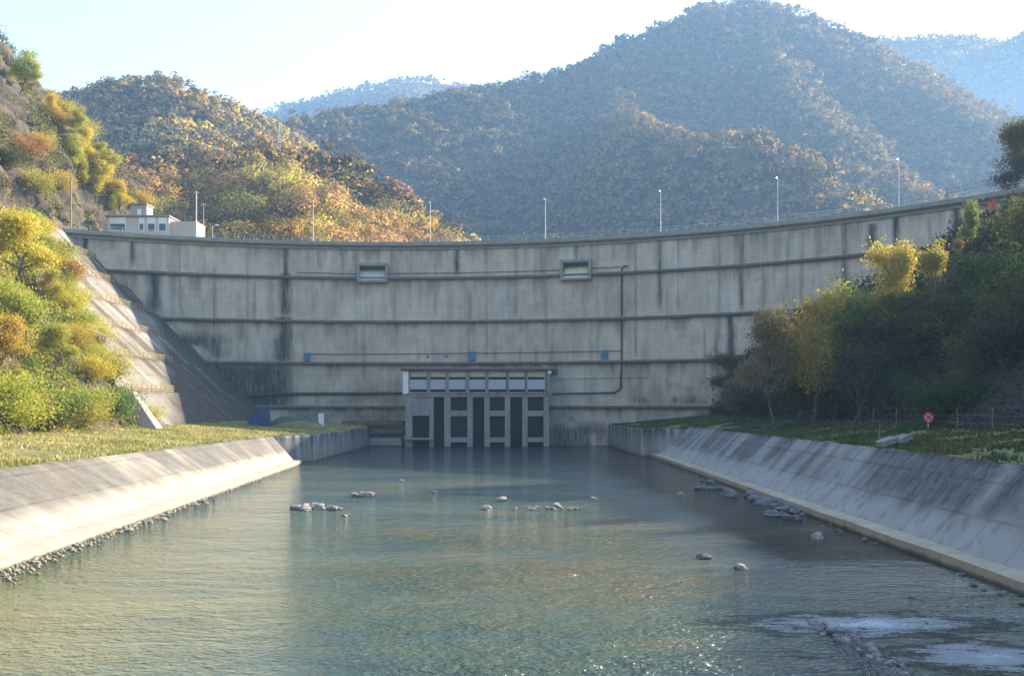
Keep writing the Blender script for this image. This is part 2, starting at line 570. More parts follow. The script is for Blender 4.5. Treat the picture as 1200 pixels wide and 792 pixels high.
def bank_tufts(name, grid, n, col, seed, label, hh=(.12, .34), ymin=20):
    r = np.random.default_rng(seed)
    X, Y, Z = grid
    i = r.integers(0, X.shape[0] - 1, n); j = r.integers(0, X.shape[1] - 1, n)
    a = r.random(n)[:, None]; b = r.random(n)[:, None]
    Pq = np.stack([X, Y, Z], -1)
    c = (Pq[i, j] * (1 - a) + Pq[i + 1, j] * a) * (1 - b) + (Pq[i, j + 1] * (1 - a) + Pq[i + 1, j + 1] * a) * b
    keep = (c[:, 1] > ymin) & (fbm(c[:, 0] * .3, c[:, 1] * .3, seed, 3) > .33 + .25 * r.random(n))
    c = c[keep]; n = len(c)
    h = r.uniform(*hh, n) * (.6 + .9 * fbm(c[:, 0] * .2, c[:, 1] * .2, seed + 4, 3))
    ang = r.uniform(0, 2 * np.pi, n); w = r.uniform(.05, .16, n)
    dx, dy = np.cos(ang) * w, np.sin(ang) * w
    ln = r.normal(0, .35, (n, 2)) * h[:, None]
    o = np.zeros((n, 3, 3)); o[:, 0] = c; o[:, 1] = c; o[:, 2] = c
    o[:, 0, 0] -= dx; o[:, 0, 1] -= dy; o[:, 1, 0] += dx; o[:, 1, 1] += dy
    o[:, 2, 2] += h; o[:, 2, :2] += ln
    o[:, :2, 2] -= .03
    k = fbm(c[:, 0] * .15, c[:, 1] * .15, seed + 9, 4)[:, None]
    k = np.clip((k - .35) / .3, 0, 1)
    cc = np.array(col[0]) * (1 - k) + np.array(col[1]) * k
    cc = cc * r.uniform(.65, 1.3, (n, 1))
    at = np.repeat(np.c_[cc, np.ones(n)], 3, 0)
    ob = link(name, fastmesh(name, o.reshape(-1, 3), np.arange(n * 3).reshape(-1, 3), at), M['scrub'])
    tag(ob, label, 'grass', kind='stuff')


bank_tufts('bank_grass', lt, 130000, ((.28, .28, .08), (.50, .42, .17)), 21, 'dry yellow green grass on the sunlit left bank')
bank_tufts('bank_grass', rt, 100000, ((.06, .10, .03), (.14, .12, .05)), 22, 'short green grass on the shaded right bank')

# ------------------------------------------------------------------ hillsides
def left_hill():
    ys = np.arange(-60, 300, 1.1); zs = np.concatenate([np.arange(3.0, 44.5, .8), np.arange(44.5, 120, 1.3)])
    Y, Z = np.meshgrid(ys, zs, indexing='ij')
    X = leftX(Y, Z)
    zc = 104 + (fbm(Y * .05, Y * 0, 40, 3) - .5) * 14
    Zc = np.minimum(Z, zc)
    V = np.stack([X.ravel(), Y.ravel(), Zc.ravel()], -1)
    o = link('rocky_hillside', fastmesh('rocky_hillside', V, gridfaces(len(ys), len(zs)), sm=False), M['cliff'])
    struct(o, 'steep rocky hillside rising on the left bank', 'hillside')


def right_hill():
    ys = np.arange(-60, 215, 1.2); zs = np.concatenate([np.arange(5.5, 44, .9), np.arange(44, 130, 1.6)])
    Y, Z = np.meshgrid(ys, zs, indexing='ij')
    X = rightX(Y, Z)
    V = np.stack([X.ravel(), Y.ravel(), Z.ravel()], -1)
    cap = rightcap(Y) + 10 * smooth(0, 60, X - (39 + (rightcap(Y) - 6.5) / .87))
    V[:, 2] = np.minimum(Z, cap).ravel()
    # no hill in front of the dam face where the dam stands free
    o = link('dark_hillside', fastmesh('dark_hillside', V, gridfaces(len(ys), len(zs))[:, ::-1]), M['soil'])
    struct(o, 'steep shaded hillside on the right bank', 'hillside')


left_hill(); right_hill()

# ------------------------------------------------------------------ the dam
dam = empty('arch_dam', (DCX, DCY + DR, 0))
tag(dam, 'grey curved concrete arch dam with stained tiers closing the valley', 'dam')
U0, U1 = -84, 142
TZ = [-2.5, 8.4, 17.8, 26.8, 36.2, 42.7]
RF = DR + 1.3      # face radius (the coping oversails it)
OPEN = [(u_at_px(437, RF), 2.75, 35.6, 38.6), (u_at_px(676, RF), 2.75, 35.4, 38.6)]


def dam_stain(u, z):
    """weathering of the downstream face: R dark streaks, G pale runs, B rust"""
    R = np.zeros_like(u); Gp = np.zeros_like(u); B = np.zeros_like(u)
    r = np.random.default_rng(5)
    # soot bands under each ledge and the crest
    for k, zt in enumerate(TZ[1:]):
        dz = zt - z
        L = 1.0 + 5.5 * np.clip(fbm(u * .22, u * 0 + k * 7.3, 60 + k, 4) - .36, 0, 1) * 2
        s = np.where(dz > 0, np.exp(-dz / L), 0) * (.42 + .58 * smooth(.4, .62, fbm(u * .5, z * .03 + k * 3, 70 + k, 4)))
        R = np.maximum(R, s * (.85 if k < 3 else .7))
    # vertical joints with runs: (photo x, width, top z, bottom z, strength)
    for px, w, z1, z0, st in [(100, .8, 43, 36, .8), (155, .7, 43, 37, .8), (180, 2.2, 36, 27, .75), (210, .5, 43, 28, .35), (290, .4, 43, 20, .3),
                              (335, .75, 43, 35, .95), (334, 1.6, 36.2, 27, .7), (332, 2.7, 27, 17, .72), (400, .4, 43, 30, .3),
                              (462, .4, 43, 20, .28), (510, .4, 43, 27, .35), (535, .75, 43, 36.2, .85), (570, .4, 43, 18, .3), (605, .4, 43, 27, .35), (640, .4, 43, 20, .3),
                              (675, .6, 43, 38.6, .85), (700, .4, 43, 18, .3), (745, .4, 43, 18, .4), (773, .7, 43, 28, .6), (795, .4, 43, 27, .35), (843, .4, 43, 20, .35),
                              (869, .7, 43, 27, .62), (895, .5, 43, 20, .35), (857, 1.0, 26, 16, .85), (940, .5, 43, 30, .35), (962, .5, 43, 36, .4), (990, .8, 43, 26, .55),
                              (1022, 1.2, 41, 36, .8), (1050, .8, 43, 34, .8), (1090, .4, 43, 36, .3), (1120, .8, 43, 36, .7)]:
        uc = u_at_px(px, RF)
        wob = (fbm(z * .25, z * 0 + px, 80, 3) - .5) * 1.0
        ww = w * (.6 + .5 * fbm(z * .4, z * 0 + px * .1, 81, 3))
        ww = np.maximum(ww, .38)
        m = np.exp(-((u - uc - wob * .5 * w) / ww) ** 2) * smooth(z0 - 1, z0 + 2, z) * (z < z1 + .5)
        R = np.maximum(R, m * min(1., st * 1.3 + .08))
    # damp patches
    def patch(px0, px1, z0, z1, st, seed, n=.30):
        ua, ub = u_at_px(px0, RF), u_at_px(px1, RF)
        m = smooth(ua - 3, ua + 3, u) * (1 - smooth(ub - 4, ub + 4, u)) * smooth(z0 - 1, z0 + 1, z) * (1 - smooth(z1 - 2, z1 + 2, z))
        return m * st * smooth(n, n + .25, fbm(u * .16, z * .18, seed, 4))
    R = np.maximum(R, patch(185, 345, 8, 17.5, 1., 91, .2))
    R = np.maximum(R, patch(150, 270, 17, 24, .85, 92, .34))
    R = np.maximum(R, patch(330, 470, 8.4, 14, .5, 93, .42))
    R = np.maximum(R, patch(735, 840, 8.6, 13, .75, 94, .32))
    R = np.maximum(R, patch(190, 480, -3, 8, .6, 95, .35))
    R = np.maximum(R, patch(640, 850, -3, 8, .6, 96, .40))
    R = np.maximum(R, patch(640, 720, -3, 5, .8, 97, .2))
    # pale lime runs
    g = smooth(.60, .72, fbm(u * 1.1, z * .07, 110, 4)) * smooth(.45, .65, fbm(u * .1, z * .15, 111, 3))
    Gp = np.maximum(g * .85, Gp)
    for px, zz in [(725 + 0, 21), (728, 19), (306, 24), (308, 32), (668, 21.5), (752, 22.5)]:
        uc = u_at_px(px, RF)
        Gp = np.maximum(Gp, np.exp(-((u - uc) / .35) ** 2 - ((z - zz) / 1.2) ** 2) * .9)
    B = smooth(.58, .75, fbm(u * .6, z * .1, 120, 4)) * .25
    # every concreting block has its own tone
    blk = np.floor(u / 13.4); lift = np.searchsorted(np.array(TZ[1:5]), z)
    R = np.maximum(R, .06 + .20 * _hash(blk, lift.astype(float), 333) * (.5 + fbm(u * .3, z * .3, 334, 3)))
    R = np.maximum(R, .5 * smooth(.60, .72, fbm(u * .9, z * .045, 335, 4)) * smooth(.35, .6, fbm(u * .06, z * .1, 336, 3)))
    Gp *= (1 - R)
    return np.stack([np.clip(R, 0, 1) * .92, Gp, B, np.ones_like(u)], -1)


def strip_mesh(name, us, prof, mat, parent, attr=None):
    """sweep a closed (r, z) profile along the arc"""
    n = len(prof); V = []
    for u in us:
        for r_, z_ in prof: V.append(dam_pt(u, r_, z_))
    fs = []
    for i in range(len(us) - 1):
        for k in range(n):
            k2 = (k + 1) % n
            fs.append((i * n + k, i * n + k2, (i + 1) * n + k2, (i + 1) * n + k))
    b = MB(); b.v = [tuple(v) for v in V]; b.f = fs + [tuple(range(n - 1, -1, -1)), tuple((len(us) - 1) * n + k for k in range(n))]
    return b.obj(name, mat, parent)


def tier(z0, z1):
    du = .42
    us = np.arange(U0, U1 + .01, du)
    nz = max(3, int((z1 - z0) / .42)); zs = np.linspace(z0, z1, nz)
    holes = [h for h in OPEN if h[2] < z1 and h[3] > z0]
    if holes:   # snap grid lines on to the openings
        for uc, hw, za, zb in holes:
            for t_ in (uc - hw, uc + hw): us[np.argmin(abs(us - t_))] = t_
        za, zb = max(holes[0][2], holes[1][2]), holes[0][3]
        for t_ in (za, zb):
            if z0 < t_ < z1: zs[np.argmin(abs(zs - t_))] = t_
    Uq, Zq = np.meshgrid(us, zs, indexing='ij')
    f = Uq / DR
    V = np.stack([DCX + RF * np.sin(f), DCY + RF * np.cos(f), Zq], -1).reshape(-1, 3)
    fc = gridfaces(len(us), len(zs))
    um = (Uq.ravel()[fc]).mean(1); zm = (Zq.ravel()[fc]).mean(1)
    keep = np.ones(len(fc), bool)
    for uc, hw, za, zb in OPEN:
        keep &= ~((abs(um - uc) < hw) & (zm > za) & (zm < zb))
    fc = fc[keep][:, ::-1]
    at = dam_stain(Uq.ravel(), Zq.ravel())
    # back face + top close the wall to a real thickness
    nb = len(V); ub = np.arange(U0, U1 + .01, 2.1)
    fb = ub / DR; RB_ = RF + 4.5
    Vb = np.concatenate([np.stack([DCX + RB_ * np.sin(fb), DCY + RB_ * np.cos(fb), fb * 0 + zz], -1) for zz in (z0, z1)])
    k = len(ub); fbk = np.array([(nb + i, nb + i + 1, nb + k + i + 1, nb + k + i) for i in range(k - 1)])
    V = np.concatenate([V, Vb]); at = np.concatenate([at, np.tile([.1, 0, 0, 1], (len(Vb), 1))])
    uvs = np.concatenate([np.stack([Uq.ravel(), Zq.ravel()], -1), np.zeros((len(Vb), 2))])
    link('wall_tier', fastmesh('wall_tier', V, np.concatenate([fc, fbk]), at, uv=uvs), M['dam'], dam)


for k in range(5):
    tier(TZ[k], TZ[k + 1] if k < 4 else 42.7)
US = np.arange(U0, U1 + .1, 1.5)
for zt in TZ[1:5]:
    strip_mesh('ledge', US, [(RF - 1.05, zt - .22), (RF - 1.05, zt + .06), (RF + .02, zt + .14), (RF + .3, zt - .1), (RF + .02, zt - .5), (RF - .8, zt - .5)], M['ledge'], dam)
# crest slab, corbelled out, with a walkway behind
strip_mesh('coping', US, [(DR + .12, 42.95), (DR, 43.0), (DR, 43.75), (DR + .12, 43.8), (RF + 5.4, 43.6), (RF + 5.4, 42.72), (RF - .05, 42.72), (RF - .05, 42.2), (RF - .35, 42.2), (RF - .45, 42.6)], M['coping'], dam)
rl = MB()
for u in np.arange(U0 + 2, U1 - 2, 2.0):
    p = dam_pt(u, DR + .3, 43.75); rl.tube([p, p + Vector((0, 0, 1.0))], .045, 5)
for z_ in (44.22, 44.74):
    rl.tube([dam_pt(u, DR + .3, z_) for u in np.arange(U0 + 2, U1 - 2, 2.0)], .04, 5)
rl.obj('crest_railing', M['rail'], dam)
rl = MB()
for u in np.arange(U0 + 2, U1 - 2, 2.0):
    p = dam_pt(u, RF + 5.1, 43.6); rl.tube([p, p + Vector((0, 0, 1.0))], .045, 5)
for z_ in (44.15, 44.6):
    rl.tube([dam_pt(u, RF + 5.1, z_) for u in np.arange(U0 + 2, U1 - 2, 2.0)], .04, 5)
rl.obj('crest_railing', M['rail'], dam)
# two outlet openings: framed boxes with sloped chutes
for (uc, hw, za, zb), mt in zip(OPEN, ('white', 'sunlit_cream')):
    fr = MB()
    r0 = RF - 1.5

    def seg(u0, u1, z0, z1, ra, rb):
        fr.hexa([dam_pt(u0, ra, z0), dam_pt(u1, ra, z0), dam_pt(u1, rb, z0), dam_pt(u0, rb, z0),
                 dam_pt(u0, ra, z1), dam_pt(u1, ra, z1), dam_pt(u1, rb, z1), dam_pt(u0, rb, z1)])
    t_ = .55
    seg(uc - hw - t_, uc + hw + t_, zb, zb + t_, r0, RF + 3.8)
    seg(uc - hw - t_, uc + hw + t_, za - t_, za, r0, RF + 3.8)
    seg(uc - hw - t_, uc - hw, za, zb, r0 - .003, RF + 3.8)
    seg(uc + hw, uc + hw + t_, za, zb, r0 - .003, RF + 3.8)
    fr.obj('outlet_frame', M['gate_conc'], dam, .04)
    ch = MB()
    ch.hexa([dam_pt(uc - hw, RF - 1.2, za), dam_pt(uc + hw, RF - 1.2, za), dam_pt(uc + hw, RF + 1.2, za), dam_pt(uc - hw, RF + 1.2, za),
             dam_pt(uc - hw, RF - 1.0, za + .1), dam_pt(uc + hw, RF - 1.0, za + .1), dam_pt(uc + hw, RF + 1.2, zb - .8), dam_pt(uc - hw, RF + 1.2, zb - .8)])
    ch.obj('outlet_chute', M[mt], dam)
    bk = MB()
    bk.hexa([dam_pt(uc - hw, RF + 3.7, za), dam_pt(uc + hw, RF + 3.7, za), dam_pt(uc + hw, RF + 3.95, za), dam_pt(uc - hw, RF + 3.95, za),
             dam_pt(uc - hw, RF + 3.7, zb), dam_pt(uc + hw, RF + 3.7, zb), dam_pt(uc + hw, RF + 3.95, zb), dam_pt(uc - hw, RF + 3.95, zb)])
    bk.obj('outlet_gate', M['steel'], dam)


def arc_pipe(name, pts, r, mat, n=7):
    """pts: list of (photo x, z)"""
    out = []
    for (p0, z0), (p1, z1) in zip(pts, pts[1:]):
        ua, ub = u_at_px(p0, RF), u_at_px(p1, RF)
        k = max(2, int(abs(ub - ua) / 3) + 1)
        for i in range(k):
            t = i / k
            out.append(dam_pt(ua + (ub - ua) * t, RF - r - .12, z0 + (z1 - z0) * t))
    out.append(dam_pt(u_at_px(pts[-1][0], RF), RF - r - .12, pts[-1][1]))
    return MB().tube(out, r, n).obj(name, mat, dam, sm=True)


arc_pipe('drain_pipe', [(265, 10.3), (320, 11.0), (380, 11.1), (471, 11.2)], .33, M['pipe'])
arc_pipe('drain_pipe', [(648, 11.0), (720, 11.2), (727.5, 12.0), (729, 18), (729, 36.9), (731, 37.4), (736, 37.4)], .19, M['pipe'])
arc_pipe('cable', [(348, 36.9 + .2), (420, 37.0)], .07, M['pipe'], 5)
arc_pipe('cable', [(455, 37.1), (659, 37.2)], .07, M['pipe'], 5)
arc_pipe('cable', [(694, 37.3), (728, 37.3)], .07, M['pipe'], 5)
arc_pipe('cable', [(364, 19.6), (550, 19.8), (728, 19.9)], .07, M['pipe'], 5)
arc_pipe('cable', [(650, 14.2), (760, 14.2)], .04, M['pipe'], 5)


def on_face(name, px, zc, w, h, dep, mat):
    u = u_at_px(px, RF); b = MB()
    r0, r1 = RF - dep, RF + .05
    b.hexa([dam_pt(u - w / 2, r0, zc - h / 2), dam_pt(u + w / 2, r0, zc - h / 2), dam_pt(u + w / 2, r1, zc - h / 2), dam_pt(u - w / 2, r1, zc - h / 2),
            dam_pt(u - w / 2, r0, zc + h / 2), dam_pt(u + w / 2, r0, zc + h / 2), dam_pt(u + w / 2, r1, zc + h / 2), dam_pt(u - w / 2, r1, zc + h / 2)])
    return b.obj(name, mat, dam, .04)


for px, zc, w, h in [(360, 19.0, 1.3, 1.8), (553, 19.2, 1.5, 2.0), (709, 19.2, 1.3, 1.7)]:
    on_face('blue_cabinet', px, zc, w, h, .6, M['blue'])
for px, zc in [(501, 19.1), (523, 19.1)]:
    on_face('marker_plate', px, zc, .5, .6, .12, M['blue'])
# stepped dark footings left of the gatehouse
for za, zb, dep, mt in [(4.4, 5.3, 3.0, 'brown'), (2.6, 3.4, 4.2, 'brown'), (-1.5, 1.7, 5.4, 'quay')]:
    ua, ub = u_at_px(402, RF), u_at_px(474, RF)
    b = MB(); us = np.linspace(ua, ub, 10)
    strip_mesh('footing', us, [(RF - dep, za), (RF - dep, zb), (RF + .1, zb), (RF + .1, za)], M[mt], dam)

# ------------------------------------------------------------------ left concrete slope with benches
slope = empty('benched_slope', (-58, 150, 5))
tag(slope, 'sunlit pale concrete slope with yellow railed benches beside the dam', 'retaining slope')
BZ = [4.8, 10.6, 16.4, 22.0, 27.4, 32.8, 38.2, 43.4]


def sx(z): return -52 - (z - 5) * 1.0


for k in range(7):
    z0, z1 = BZ[k], BZ[k + 1]
    nz, ny = 14, 110
    ya = np.interp([z0, z1], [5, 8, 20, 35, 43], [139, 141, 153.5, 177, 184])
    zz = np.linspace(z0, z1, nz)
    tt = np.linspace(0, 1, ny)
    T, Zq = np.meshgrid(tt, zz, indexing='ij')
    Ya = np.interp(Zq, [z0, z1], ya)
    Yq = Ya + (216 - Ya) * T
    run = (sx(z0)) + (Zq - z0) / (z1 - z0) * ((sx(z1) - sx(z0)) + .95)
    Xq = run + (fbm(Yq * .3, Zq * .3, 140, 3) - .5) * .25
    V = np.stack([Xq, Yq, Zq], -1).reshape(-1, 3)
    fc = gridfaces(ny, nz)
    st = smooth(.5, .72, fbm(Yq * .35 + Zq * .25, Zq * .06, 141, 4)) * .8 + .7 * np.exp(-(z1 - Zq) / .6) * fbm(Yq * .4, Zq * 0, 142, 3)
    shade_damp = smooth(-6, 8, Yq - np.interp(Zq, [5, 9, 17, 26, 32], [148, 157, 178, 200, 215]) + (fbm(Yq * .2, Zq * .2, 145, 3) - .5) * 14)  # dam's cast shadow painted into the colour, mixed with damp staining
    st = np.maximum(st, shade_damp * (.62 + .38 * smooth(.3, .6, fbm(Yq * .6 + Zq * .5, Zq * .05, 146, 4))))
    pale = smooth(.5, .7, fbm(Yq * .5 + Zq * .4, Zq * .05, 143, 4)) * .4
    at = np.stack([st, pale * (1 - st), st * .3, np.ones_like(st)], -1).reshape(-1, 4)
    n0 = len(V)
    # bench top and end face towards the camera
    ext = []; ef = []
    for i in range(ny):
        ext.append((Xq[i, -1] - 1.6, Yq[i, -1], z1 - .02))
    for i in range(ny - 1):
        ef.append((i * nz + nz - 1, (i + 1) * nz + nz - 1, n0 + i + 1, n0 + i))
    n1 = n0 + ny
    for j in range(nz): ext.append((Xq[0, j] - 3.5, Yq[0, j] + .4, Zq[0, j]))
    for j in range(nz - 1): ef.append((j + 1, j, n1 + j, n1 + j + 1))
    V = np.concatenate([V, np.array(ext)]); at = np.concatenate([at, np.tile([.2, 0, .1, 1], (len(ext), 1))])
    uvs = np.concatenate([np.stack([Yq, Zq], -1).reshape(-1, 2), np.zeros((len(ext), 2))])
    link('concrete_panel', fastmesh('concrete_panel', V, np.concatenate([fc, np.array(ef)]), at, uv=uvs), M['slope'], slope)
    if k < 7:
        r_ = MB(); x = sx(z1) + .8; y0 = ya[1] + 1.0; y1 = float(np.interp(z1, [10, 16, 22, 27, 33, 44], [164, 180, 193, 202, 206, 206]))
        ys = np.arange(y0, y1, 2.0)
        for y in ys: r_.tube([(x, y, z1 - .1), (x, y, z1 + 1.1)], .06, 5)
        for h in (.2, .5, .8, 1.1): r_.tube([(x, ys[0], z1 + h), (x, ys[-1], z1 + h)], .055, 5)
        r_.obj('bench_railing', M['yellow'], slope)
# buttress at the slope's foot
b = MB()
p0, p1 = P(160, 497, 139), P(186, 497, 139)
b.hexa([(-52.2, 135.6, 4.4), (-48.9, 136.4, 4.4), (-48.9, 139.0, 4.4), (-52.2, 139.0, 4.4),
        (-54.6, 137.0, 10.3), (-53.2, 137.4, 10.3), (-53.2, 139.0, 10.3), (-54.6, 139.0, 10.3)])
b.obj('buttress', simple('pinkish_concrete', (.34, .27, .24), .9, .2), slope, .05)

# ------------------------------------------------------------------ sloped river banks
def bank(name, B, T, zt, y0, y1, mat, label, side, kerbmat):
    root = empty(name, (float(B(np.array(60.))), 60, 0))
    tag(root, label, 'embankment')
    ny, nz = 420, 26
    ys = np.linspace(y0, y1, ny); ts = np.linspace(0, 1, nz)
    Y, Tq = np.meshgrid(ys, ts, indexing='ij')
    X0 = B(Y) + side * 1.15
    X = X0 + (T(Y) - X0) * Tq; Z = .55 + (zt - .55) * Tq + (fbm(Y * .3, Tq * 3, 150, 3) - .5) * .06
    u = Y; v = Tq * 6.
    # dirt washed down from the top edge, panel by panel
    pan = np.floor(u / 5.0)
    pr = _hash(pan, pan * 0 + 3, 151 + int(side))
    n1 = fbm(u * .55 + Tq * .0, Tq * .9, 152 + int(side), 4)
    R = smooth(.30, .62, n1 * .75 + pr * .35) * smooth(.22, .55, Tq + (n1 - .5) * .5)
    R = R * (.85 if side < 0 else .9) + .45 * smooth(.93, 1., Tq)
    n2 = fbm(u * 1.6, Tq * 1.2, 153, 3)
    R = np.maximum(R * (.6 + .6 * n2), .8 * smooth(.64, .74, fbm(u * 2.5, Tq * 6, 154, 3)) * .6)
    Gp = smooth(.5, .2, Tq) * .75 * (1 - R) + smooth(.55, .75, n2) * .3 * (1 - R)
    Bc = smooth(.5, .75, fbm(u * .4, Tq * 3, 155, 4)) * (.25 if side < 0 else .08)
    R = np.clip(R * (.58 if side < 0 else .70), 0, 1); Gp = Gp * (.8 if side < 0 else .5)
    at = np.stack([R, Gp, Bc, np.ones_like(R)], -1).reshape(-1, 4)
    V = np.stack([X, Y, Z], -1).reshape(-1, 3)
    fc = gridfaces(ny, nz)
    if side < 0: fc = fc[:, ::-1]
    uvs = np.stack([Y + Tq * .01, v], -1).reshape(-1, 2)
    # thickness: top lip going down behind, and the far end closed
    n0 = len(V); lip = np.stack([T(ys) + side * .6, ys, np.full(ny, zt - 1.2)], -1)
    lf = np.array([(i * nz + nz - 1, (i + 1) * nz + nz - 1, n0 + i + 1, n0 + i) for i in range(ny - 1)])
    V = np.concatenate([V, lip]); at = np.concatenate([at, np.tile([.5, 0, .1, 1], (ny, 1))]); uvs = np.concatenate([uvs, np.zeros((ny, 2))])
    link('sloped_slab', fastmesh('sloped_slab', V, np.concatenate([fc, lf]), at, uv=uvs), mat, root)
    k = MB(); ysk = np.linspace(y0, y1, 60)
    pv = []
    for y in ysk:
        b0 = float(B(np.array(y))); w = .05 * math.sin(y * .7)
        pv += [(b0 + w * .3, y, -1.0), (b0 + w * .3, y, .56 + .03 * math.sin(y * 1.3)), (b0 + side * 1.35, y, .64), (b0 + side * 1.35, y, -1.0)]
    fs = []
    for i in range(len(ysk) - 1):
        for q in range(4):
            q2 = (q + 1) % 4; f_ = (i * 4 + q, i * 4 + q2, (i + 1) * 4 + q2, (i + 1) * 4 + q)
            fs.append(f_ if side > 0 else f_[::-1])
    fs += [(0, 1, 2, 3), tuple((len(ysk) - 1) * 4 + q for q in (3, 2, 1, 0))]
    k.add(pv, fs); k.obj('kerb', kerbmat, root)
    return root


bank('sloped_embankment', LB, LT, 4.0, -50, 140, M['bank_l'], 'sunlit sloped concrete embankment along the left side of the river', -1, M['kerb_pale'])
bank('sloped_embankment', RB, RT, 5.0, -50, 160, M['bank_r'], 'shaded sloped concrete embankment with tan kerb along the right side', 1, M['kerb'])


def quay(name, pts, ztop, label, seed):
    root_pts = pts
    V = []; at = []; fs = []; uvs = []
    # resample
    res = []
    L = 0
    for (a_, b_) in zip(pts, pts[1:]):
        a_ = Vector(a_); b_ = Vector(b_); n = max(2, int((b_ - a_).length / .4))
        for i in range(n):
            res.append((a_.lerp(b_, i / n), L + (b_ - a_).length * i / n))
        L += (b_ - a_).length
    res.append((Vector(pts[-1]), L))
    nz = 14
    for p, l in res:
        for j in range(nz):
            z = -1.2 + (ztop + 1.2) * j / (nz - 1)
            V.append((p.x, p.y, z)); uvs.append((l, z))
    l = np.array([q[0] for q in uvs]); z = np.array([q[1] for q in uvs])
    Lr = .5 + 3.5 * fbm(l * .4, l * 0, seed, 3)
    R = np.exp(-(ztop - z) / Lr) * smooth(.3, .6, fbm(l * 1.3, z * .1, seed + 1, 4)) * .9
    R = np.maximum(R, .55 * (z < .35))
    Bc = smooth(1.5, .2, z) * .35
    at = np.stack([R, smooth(.55, .75, fbm(l * 1.1, z * .1, seed + 2, 3)) * .4 * (1 - R), Bc, np.ones_like(R)], -1)
    fc = gridfaces(len(res), nz)
    n0 = len(V); ext = []
    ef = []
    # coping back edge gives thickness
    for i, (p, _) in enumerate(res): ext.append((p.x + (.6 if p.x > 0 else -.6), p.y + .45, ztop))
    for i in range(len(res) - 1): ef.append((i * nz + nz - 1, (i + 1) * nz + nz - 1, n0 + i + 1, n0 + i))
    Va = np.concatenate([np.array(V), np.array(ext)]); at = np.concatenate([at, np.tile([.3, 0, .1, 1], (len(ext), 1))])
    o = link(name, fastmesh(name, Va, np.concatenate([fc, np.array(ef)]), at), M['quay'])
    tag(o, label, 'retaining wall')
    return o


quay('quay_wall', [(-35.5, 138.5, 0), (-29.7, 146.5, 0), (-30.0, 212, 0)], 4.0, 'stained low quay wall on the left below the grassy mound', 160)
quay('quay_wall', [(20.0, 212, 0), (21.2, 161, 0), (29.5, 157.5, 0)], 4.6, 'stained low quay wall on the right between dam and embankment', 170)

# ------------------------------------------------------------------ gatehouse at the dam's foot
gx = lambda px: (px - 600) * 200 / F
gz = lambda py: CAMZ + (478 - py) * 200 / F
gh = empty('gatehouse', (gx(558), 200, 0))
tag(gh, 'concrete outlet gatehouse on tall pillars at the foot of the dam', 'gatehouse')
YF, YB = 200.0, 211.5
b = MB()
b.box(gx(474), gx(645), YF + .3, YB, gz(463.5), gz(461))      # floor slab
b.box(gx(472), gx(646), YF - .1, YB, gz(465), gz(463.6))
b.obj('floor_slab', M['gate_conc'], gh, .04)
MB().box(gx(469), gx(648), YF - .9, YB, gz(433), gz(431)).box(gx(470), gx(647), YF - .5, YB, gz(434.5), gz(433.1)).obj('roof', M['roof'], gh, .04)
b = MB(); b.box(gx(472), gx(478.5), YF - .05, YB, gz(461), gz(434.5)); b.obj('end_wall', M['white'], gh, .03)
b = MB(); b.box(gx(641), gx(644.8), YF - .05, YB, gz(461), gz(434.5)); b.obj('end_wall', M['gate_conc'], gh, .03)
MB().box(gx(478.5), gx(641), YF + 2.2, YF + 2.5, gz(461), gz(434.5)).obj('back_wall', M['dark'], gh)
bays = [(480.5, 500), (504, 522), (526, 545.5), (550, 568.5), (572.5, 593), (596.5, 615), (618.5, 638.5)]
for k, (xa, xb) in enumerate(bays):
    w = MB()
    w.box(gx(xa) - .5, gx(xa), YF, YF + .4, gz(461), gz(434.5)); w.box(gx(xb), gx(xb) + .28, YF, YF + .4, gz(461), gz(434.5))
    w.box(gx(xa), gx(xb), YF + .02, YF + .38, gz(461), gz(459.3)); w.box(gx(xa), gx(xb), YF + .02, YF + .38, gz(435.3), gz(434.5))
    wo = w.obj('window', M['gate_conc'], gh)
    MB().box(gx(xa), gx(xb), YF + .5, YF + .6, gz(441.5), gz(435.3)).obj('blind', M['cream'], wo)
    MB().box(gx(xa), gx(xb), YF + .2, YF + .3, gz(456), gz(444.6)).obj('panel', M['lilac'], wo)
    MB().box(gx(xa), gx(xb), YF + .22, YF + .32, gz(444.5), gz(441.6)).obj('louvre', M['dark'], wo)
    MB().box(gx(xa), gx(xb), YF + .22, YF + .32, gz(459.2), gz(456.1)).obj('louvre', M['dark'], wo)
pil = [(475, 483), (503, 508), (520.5, 528), (547.5, 554), (567.5, 574), (591.5, 598), (612, 618.5), (637, 643.5)]
for xa, xb in pil:
    b = MB(); b.box(gx(xa), gx(xb), YF, YF + 1.6, -1.5, gz(465)); b.obj('pillar', M['gate_conc'], gh, .06)
